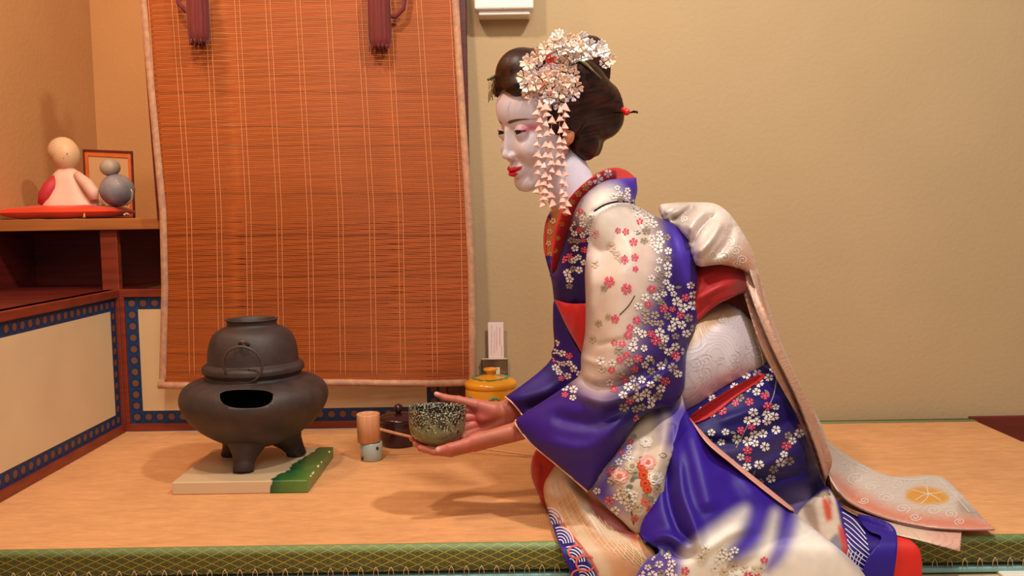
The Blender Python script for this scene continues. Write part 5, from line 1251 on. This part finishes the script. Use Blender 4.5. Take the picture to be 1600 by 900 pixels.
asl = Cloth('near_sleeve', [(928, 342), (942, 328), (965, 318), (992, 321), (1025, 338), (1056, 354), (1080, 382), (1088, 420), (1092, 465), (1088, 510), (1074, 545), (1071, 580), (1068, 610), (1052, 632), (1022, 640), (998, 655), (975, 690), (950, 725), (930, 755), (918, 768, 1), (893, 746), (862, 720), (830, 693), (806, 664, 1), (806, 656), (828, 640), (862, 618), (888, 600), (906, 584), (908, 556), (914, 520), (915, 470), (914, 420), (920, 375)],
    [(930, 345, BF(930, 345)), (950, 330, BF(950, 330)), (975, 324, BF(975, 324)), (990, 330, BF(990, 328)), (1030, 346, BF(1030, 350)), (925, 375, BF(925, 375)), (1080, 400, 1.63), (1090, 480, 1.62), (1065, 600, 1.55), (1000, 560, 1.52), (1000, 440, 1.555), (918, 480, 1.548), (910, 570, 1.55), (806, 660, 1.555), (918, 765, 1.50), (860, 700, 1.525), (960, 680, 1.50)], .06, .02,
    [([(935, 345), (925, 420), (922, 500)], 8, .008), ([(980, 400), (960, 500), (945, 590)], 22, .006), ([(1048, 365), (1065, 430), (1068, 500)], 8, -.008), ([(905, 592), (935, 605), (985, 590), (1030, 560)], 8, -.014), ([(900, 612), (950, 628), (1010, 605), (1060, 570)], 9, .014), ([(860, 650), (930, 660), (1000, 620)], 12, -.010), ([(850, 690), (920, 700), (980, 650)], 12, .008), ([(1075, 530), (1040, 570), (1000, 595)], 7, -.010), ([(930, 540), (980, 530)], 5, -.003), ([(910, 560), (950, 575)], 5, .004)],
    PUR, [('poly', [(918, 350), (945, 322), (990, 318), (1022, 345), (1032, 400), (1025, 450), (1005, 500), (990, 545), (975, 585), (955, 615), (925, 625), (902, 600), (905, 560), (912, 500), (910, 420)], 24, '#c9ae9e', 1), ('poly', [(930, 345), (950, 322), (995, 320), (1010, 350), (980, 385), (945, 370)], 20, '#dccbbc', .9),  # paler shoulder patch: whiter dye plus a painted highlight
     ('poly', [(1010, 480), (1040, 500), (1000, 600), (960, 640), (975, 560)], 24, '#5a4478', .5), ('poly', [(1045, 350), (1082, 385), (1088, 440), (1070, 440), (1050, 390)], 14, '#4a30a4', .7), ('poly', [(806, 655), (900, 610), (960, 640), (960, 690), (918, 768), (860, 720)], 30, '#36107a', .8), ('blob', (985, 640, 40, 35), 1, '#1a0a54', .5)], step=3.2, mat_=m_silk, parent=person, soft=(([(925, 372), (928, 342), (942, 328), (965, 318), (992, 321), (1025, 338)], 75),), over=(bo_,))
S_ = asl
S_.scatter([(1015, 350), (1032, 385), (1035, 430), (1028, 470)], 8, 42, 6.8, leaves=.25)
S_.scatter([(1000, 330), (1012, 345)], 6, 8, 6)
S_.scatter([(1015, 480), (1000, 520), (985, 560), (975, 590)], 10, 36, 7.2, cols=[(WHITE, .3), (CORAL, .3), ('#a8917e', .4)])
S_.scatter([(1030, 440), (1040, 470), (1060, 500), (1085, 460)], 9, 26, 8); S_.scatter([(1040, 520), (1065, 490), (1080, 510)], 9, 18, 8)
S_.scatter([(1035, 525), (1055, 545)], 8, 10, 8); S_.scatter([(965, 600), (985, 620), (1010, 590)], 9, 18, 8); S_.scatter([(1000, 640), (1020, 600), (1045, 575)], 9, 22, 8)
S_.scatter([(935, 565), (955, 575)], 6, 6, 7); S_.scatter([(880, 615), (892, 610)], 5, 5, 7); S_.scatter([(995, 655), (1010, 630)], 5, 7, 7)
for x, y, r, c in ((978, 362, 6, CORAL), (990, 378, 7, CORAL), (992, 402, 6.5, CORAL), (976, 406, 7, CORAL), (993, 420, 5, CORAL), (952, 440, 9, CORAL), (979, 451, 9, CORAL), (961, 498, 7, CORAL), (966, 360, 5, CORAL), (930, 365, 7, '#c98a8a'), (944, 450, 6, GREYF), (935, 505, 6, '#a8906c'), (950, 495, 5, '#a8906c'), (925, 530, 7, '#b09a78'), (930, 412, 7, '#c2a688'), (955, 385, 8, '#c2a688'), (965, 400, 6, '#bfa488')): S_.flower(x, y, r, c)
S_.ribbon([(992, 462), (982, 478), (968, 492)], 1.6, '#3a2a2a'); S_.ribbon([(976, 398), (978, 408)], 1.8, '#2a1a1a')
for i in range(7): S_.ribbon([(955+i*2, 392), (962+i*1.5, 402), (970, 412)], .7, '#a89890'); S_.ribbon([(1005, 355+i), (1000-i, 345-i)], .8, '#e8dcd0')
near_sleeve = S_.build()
b = MB(); e = cr_open([(806, 656), (807, 665), (830, 693), (862, 720), (893, 746), (918, 768)], 8)
pp = asl.pt(e[:, 0], e[:, 1], .001); b.tube([Vector(p) for p in pp], .0017, 8); b.build('sleeve_piping', m_trim, near_sleeve)
b = MB(); e = cr_open([(789, 620), (800, 629), (812, 643), (818, 652)], 6); pp = fsl.pt(e[:, 0], e[:, 1], .001); b.tube([Vector(p) for p in pp], .0016, 8); b.build('sleeve_piping', m_trim, person)

# ------------------------------------------------------------------ hair ornaments
def hair_depth(px, py, dflt=1.60):
    o = Vector((0, 0, H)); d = (U(px, py, 1.0)-o).normalized(); h = hair_bvh.ray_cast(o, d)
    return h[0].y if h[0] is not None else dflt
def blossom_mesh(name, m, cen_m, wide=.62, notch=.86, cup=.38):
    V = []; Fs = []; mi = []
    for k in range(5):
        a = k*2*math.pi/5; n0 = len(V); rows = []
        for i, t in enumerate((.10, .35, .6, .82, 1.0)):
            hw = wide*(.25, .62, .95, 1.0, .62)[i]*.8; row = []
            for j in range(5):
                s_ = -1+j/2; ang = a+s_*hw*1.05; r = t*(notch+ (1-notch)*abs(s_) if i == 4 else 1)
                z = cup*t*t+.10*abs(s_)**2*t-.02
                row.append((r*math.cos(ang), r*math.sin(ang), z))
            V += row
        for i in range(4):
            for j in range(4): q = n0+i*5+j; Fs.append((q, q+1, q+6, q+5)); mi.append(0)
    n0 = len(V)
    for i in range(8): a = i*math.pi/4; V.append((.14*math.cos(a), .14*math.sin(a), .06))
    V.append((0, 0, .14))
    for i in range(8): Fs.append((n0+i, n0+(i+1) % 8, n0+8)); mi.append(1)
    V = [(x*.0118, y*.0118, z*.0118) for x, y, z in V]
    o = meshobj(name, V, Fs, None, mats=[m, cen_m], midx=mi); md = o.modifiers.new('s', 'SOLIDIFY'); md.thickness = .0005; md.offset = 0
    bpy.context.view_layer.update(); return baked(o)
m_b1 = mat('pale_pink_cloth_petal', '#e6bfa6', .7, var=.06, scale=200, sheen=.2); m_b2 = mat('white_cloth_petal', '#e8dcd6', .7, var=.05, scale=200, sheen=.2)
m_b3 = mat('lilac_cloth_petal', '#b9a0a6', .7, var=.25, scale=260); m_bc = mat('pollen_centre', '#b58a5c', .7)
kb = MB()
for x_, y_ in ((840, 105), (850, 140), (870, 150), (890, 125), (880, 80), (905, 75), (930, 85), (862, 80)): kb.tube([U(868, 112, 1.60), U((x_+868)/2, (y_+112)/2-3, 1.592), U(x_, y_, 1.590)], .0007, 5)
kz = kb.build('flower_hairpin', mat('thin_hairpin_wire', '#8a8378', .4, metal=.5), person)
protos = [blossom_mesh('blossom', m_b1, m_bc), blossom_mesh('blossom', m_b2, m_bc, .66, .84, .5), blossom_mesh('blossom', m_b3, m_bc, .56, .95, .25)]
used_ = [False]*3
def blossom(px, py, k, r=1.0, dy=None, Y=None, tilt=.5):
    Yd = Y if Y is not None else min(hair_depth(px, py), 1.66)-.010-random.uniform(0, .014)
    if used_[k]: o = protos[k].copy(); COL.objects.link(o)
    else: o = protos[k]; used_[k] = True
    p = U(px, py, Yd); out = (p-(HO+Vector((0, 0, .06)))).normalized(); cam_ = (Vector((0, 0, H))-p).normalized()
    nrm = (out*.45+cam_*.9+Vector((random.uniform(-1, 1), random.uniform(-1, 1), random.uniform(-1, 1)))*tilt*.6).normalized()
    q = nrm.to_track_quat('Z', 'Y'); o.matrix_world = Matrix.LocRotScale(p, q @ Matrix.Rotation(random.uniform(0, 6.28), 4, 'Z').to_quaternion(), (r, r, r))
    o.location = p; o.rotation_euler = (q @ Matrix.Rotation(random.uniform(0, 6.28), 4, 'Z').to_quaternion()).to_euler(); o.scale = (r, r, r); setpar(o, kz)
for (x, y) in ((824, 101), (841, 88), (840, 108), (863, 111), (818, 122), (823, 134), (831, 122), (846, 122), (891, 104), (896, 119), (900, 137), (882, 128), (865, 134), (845, 148), (858, 152), (872, 158), (883, 149), (876, 112), (834, 142), (896, 148), (852, 136), (874, 143), (828, 112), (887, 139), (836, 132), (862, 162), (826, 145), (840, 140), (850, 160), (890, 128), (877, 100), (893, 112), (856, 120), (868, 122), (830, 95), (857, 110), (849, 84)):
    blossom(x+random.uniform(-1, 1), y+random.uniform(-1, 1), random.choices((0, 1, 2), (.75, .13, .12))[0], random.uniform(1.0, 1.22))
for (x, y) in ((873, 58), (909, 60), (889, 64), (866, 67), (880, 77), (894, 76), (907, 73), (921, 71), (922, 84), (909, 85), (896, 88), (884, 89), (938, 74), (942, 83), (945, 99), (952, 93), (853, 77), (860, 84), (932, 80), (870, 80), (900, 66), (876, 68)):
    blossom(x, y, random.choices((0, 1, 2), (.3, .55, .15))[0], random.uniform(.95, 1.15), Y=1.59+random.uniform(-.016, .016), tilt=.8)
m_thread = mat('pale_pink_thread', '#d8a898', .7); m_pet = mat('pink_folded_silk_petal', '#dda698', .65, var=.08, scale=120, sheen=.2)
def strand(path, n, Y):
    L_ = cr_open(path, 10); b = MB(); b.tube([U(x, y, Y) for x, y in L_], .0005, 5)
    for i in range(n):
        k = (i+.4)/n*(len(L_)-1); j = int(k); x, y = L_[j]+(L_[min(j+1, len(L_)-1)]-L_[j])*(k-j); x += random.uniform(-1.2, 1.2)
        p = U(x, y-4, Y-.002); s_ = MM(Y)*random.uniform(.85, 1.15); yw = random.uniform(-.9, .9); w_ = 8*s_; hh = 12*s_; tl = random.uniform(-.25, .25)
        R = Matrix.Rotation(yw, 3, 'Z') @ Matrix.Rotation(tl, 3, 'Y')
        pts = [Vector((0, 0, 0)), Vector((-w_, -.001, -hh)), Vector((-w_*.1, -.006, -hh*.86)), Vector((w_, -.001, -hh)), Vector((0, .005, -hh*.8))]
        pts = [p+R @ q for q in pts]; b.add(pts, [(0, 1, 2), (0, 2, 3), (0, 3, 4), (0, 4, 1), (1, 4, 3, 2)])
    b.build('petal_strand', m_pet, kz, smooth=False)
strand([(843, 160), (842, 200), (841, 250), (842, 300)], 11, 1.548)
strand([(852, 160), (854, 200), (852, 250), (850, 290), (847, 318)], 12, 1.544)
strand([(863, 180), (860, 225), (862, 258), (858, 288), (864, 318)], 10, 1.546)
strand([(874, 164), (874, 210), (872, 245), (878, 290), (876, 324)], 12, 1.546)
strand([(883, 160), (882, 205), (880, 240), (884, 290), (887, 332)], 13, 1.550)
m_redst = mat('red_silk_strip', '#d8321c', .5, sheen=.2)
for i in range(4):
    x = 855+i*4; b = MB(); a = [U(x-1.9, 86-i % 2*2, min(hair_depth(x, 86)-.004, 1.60)), U(x+1.9, 86-i % 2*2, min(hair_depth(x, 86)-.004, 1.60)), U(x+1.7, 112, min(hair_depth(x, 110)-.006, 1.60)), U(x-1.7, 112, min(hair_depth(x, 110)-.006, 1.60))]
    b.hexa([a[3], a[2], a[2]+Vector((0, .0015, 0)), a[3]+Vector((0, .0015, 0)), a[0], a[1], a[1]+Vector((0, .0015, 0)), a[0]+Vector((0, .0015, 0))]); b.build('red_strip', m_redst, kz, smooth=False)
for P_ in ([(851, 128), (847, 138)], [(863, 140), (860, 150)]):
    MB().tube([U(x, y, 1.548) for x, y in P_], .0014, 6).build('red_strip', m_redst, kz)
# green and pink pin across the wing
gp = [(896, 90), (905, 94), (915, 100), (924, 108), (932, 115), (940, 123)]
MB().tube([U(x, y, min(hair_depth(x, y), 1.64)-.006) for x, y in gp], [.0012, .0030, .0032, .0018, .0009, .0006], 8).build('green_hair_stick', mat('green_pink_enamel', '#6f8a3a', .35, var=.5, scale=60, col2='#b8907a'), person)
# fringed metal comb over the far temple
m_brz = mat('tarnished_silver', '#6a5338', .35, metal=.7)
fb = MB(); 
for i in range(12):
    t = i/11; x = 763+t*21; y = 124-7*math.sin(t*1.9); fb.tube([U(x, y, 1.635+.01*t), U(786, 130, 1.645)], .0009, 5)
fb.tube([U(762+t*23, 125-8*math.sin(t*1.9), 1.635+.01*t) for t in [i/12 for i in range(13)]], .0022, 6)
cb = fb.build('fringed_comb', m_brz, person)
for i in range(11):
    t = i/10; x = 763.5+t*19; y0_ = 124-7*math.sin(t*1.9); ln_ = (36, 34, 31, 37, 28, 33, 26, 24, 20, 16, 12)[i]
    c = MB(); c.tube([U(x, y0_, 1.635+.01*t), U(x+.3, y0_+ln_*.35, 1.635+.01*t)], .0004, 4); c.tube([U(x+.3, y0_+ln_*.35, 1.635+.01*t), U(x+.2, y0_+ln_, 1.635+.01*t)], .0008, 6); c.build('hanging_bar', m_brz, cb)
# red bead pin at the back
pb = MB(); pc = U(979, 175, 1.66); pb.ball(pc, .0066, 20); pb.ball(U(975, 172, 1.665), .0058, 16); o = pb.build('bead_pin', mat('coral_red_bead', '#d01c12', .3), person)
MB().tube([U(960, 176, 1.67), U(985, 176, 1.66), U(990, 174.5, 1.655), (U(996, 175, 1.65)), U(996, 177.5, 1.65)], [.0012, .0014, .0024, .0022, .001], 8).build('pin_tip', mat('black_lacquer', '#0c0a0a', .2), o)
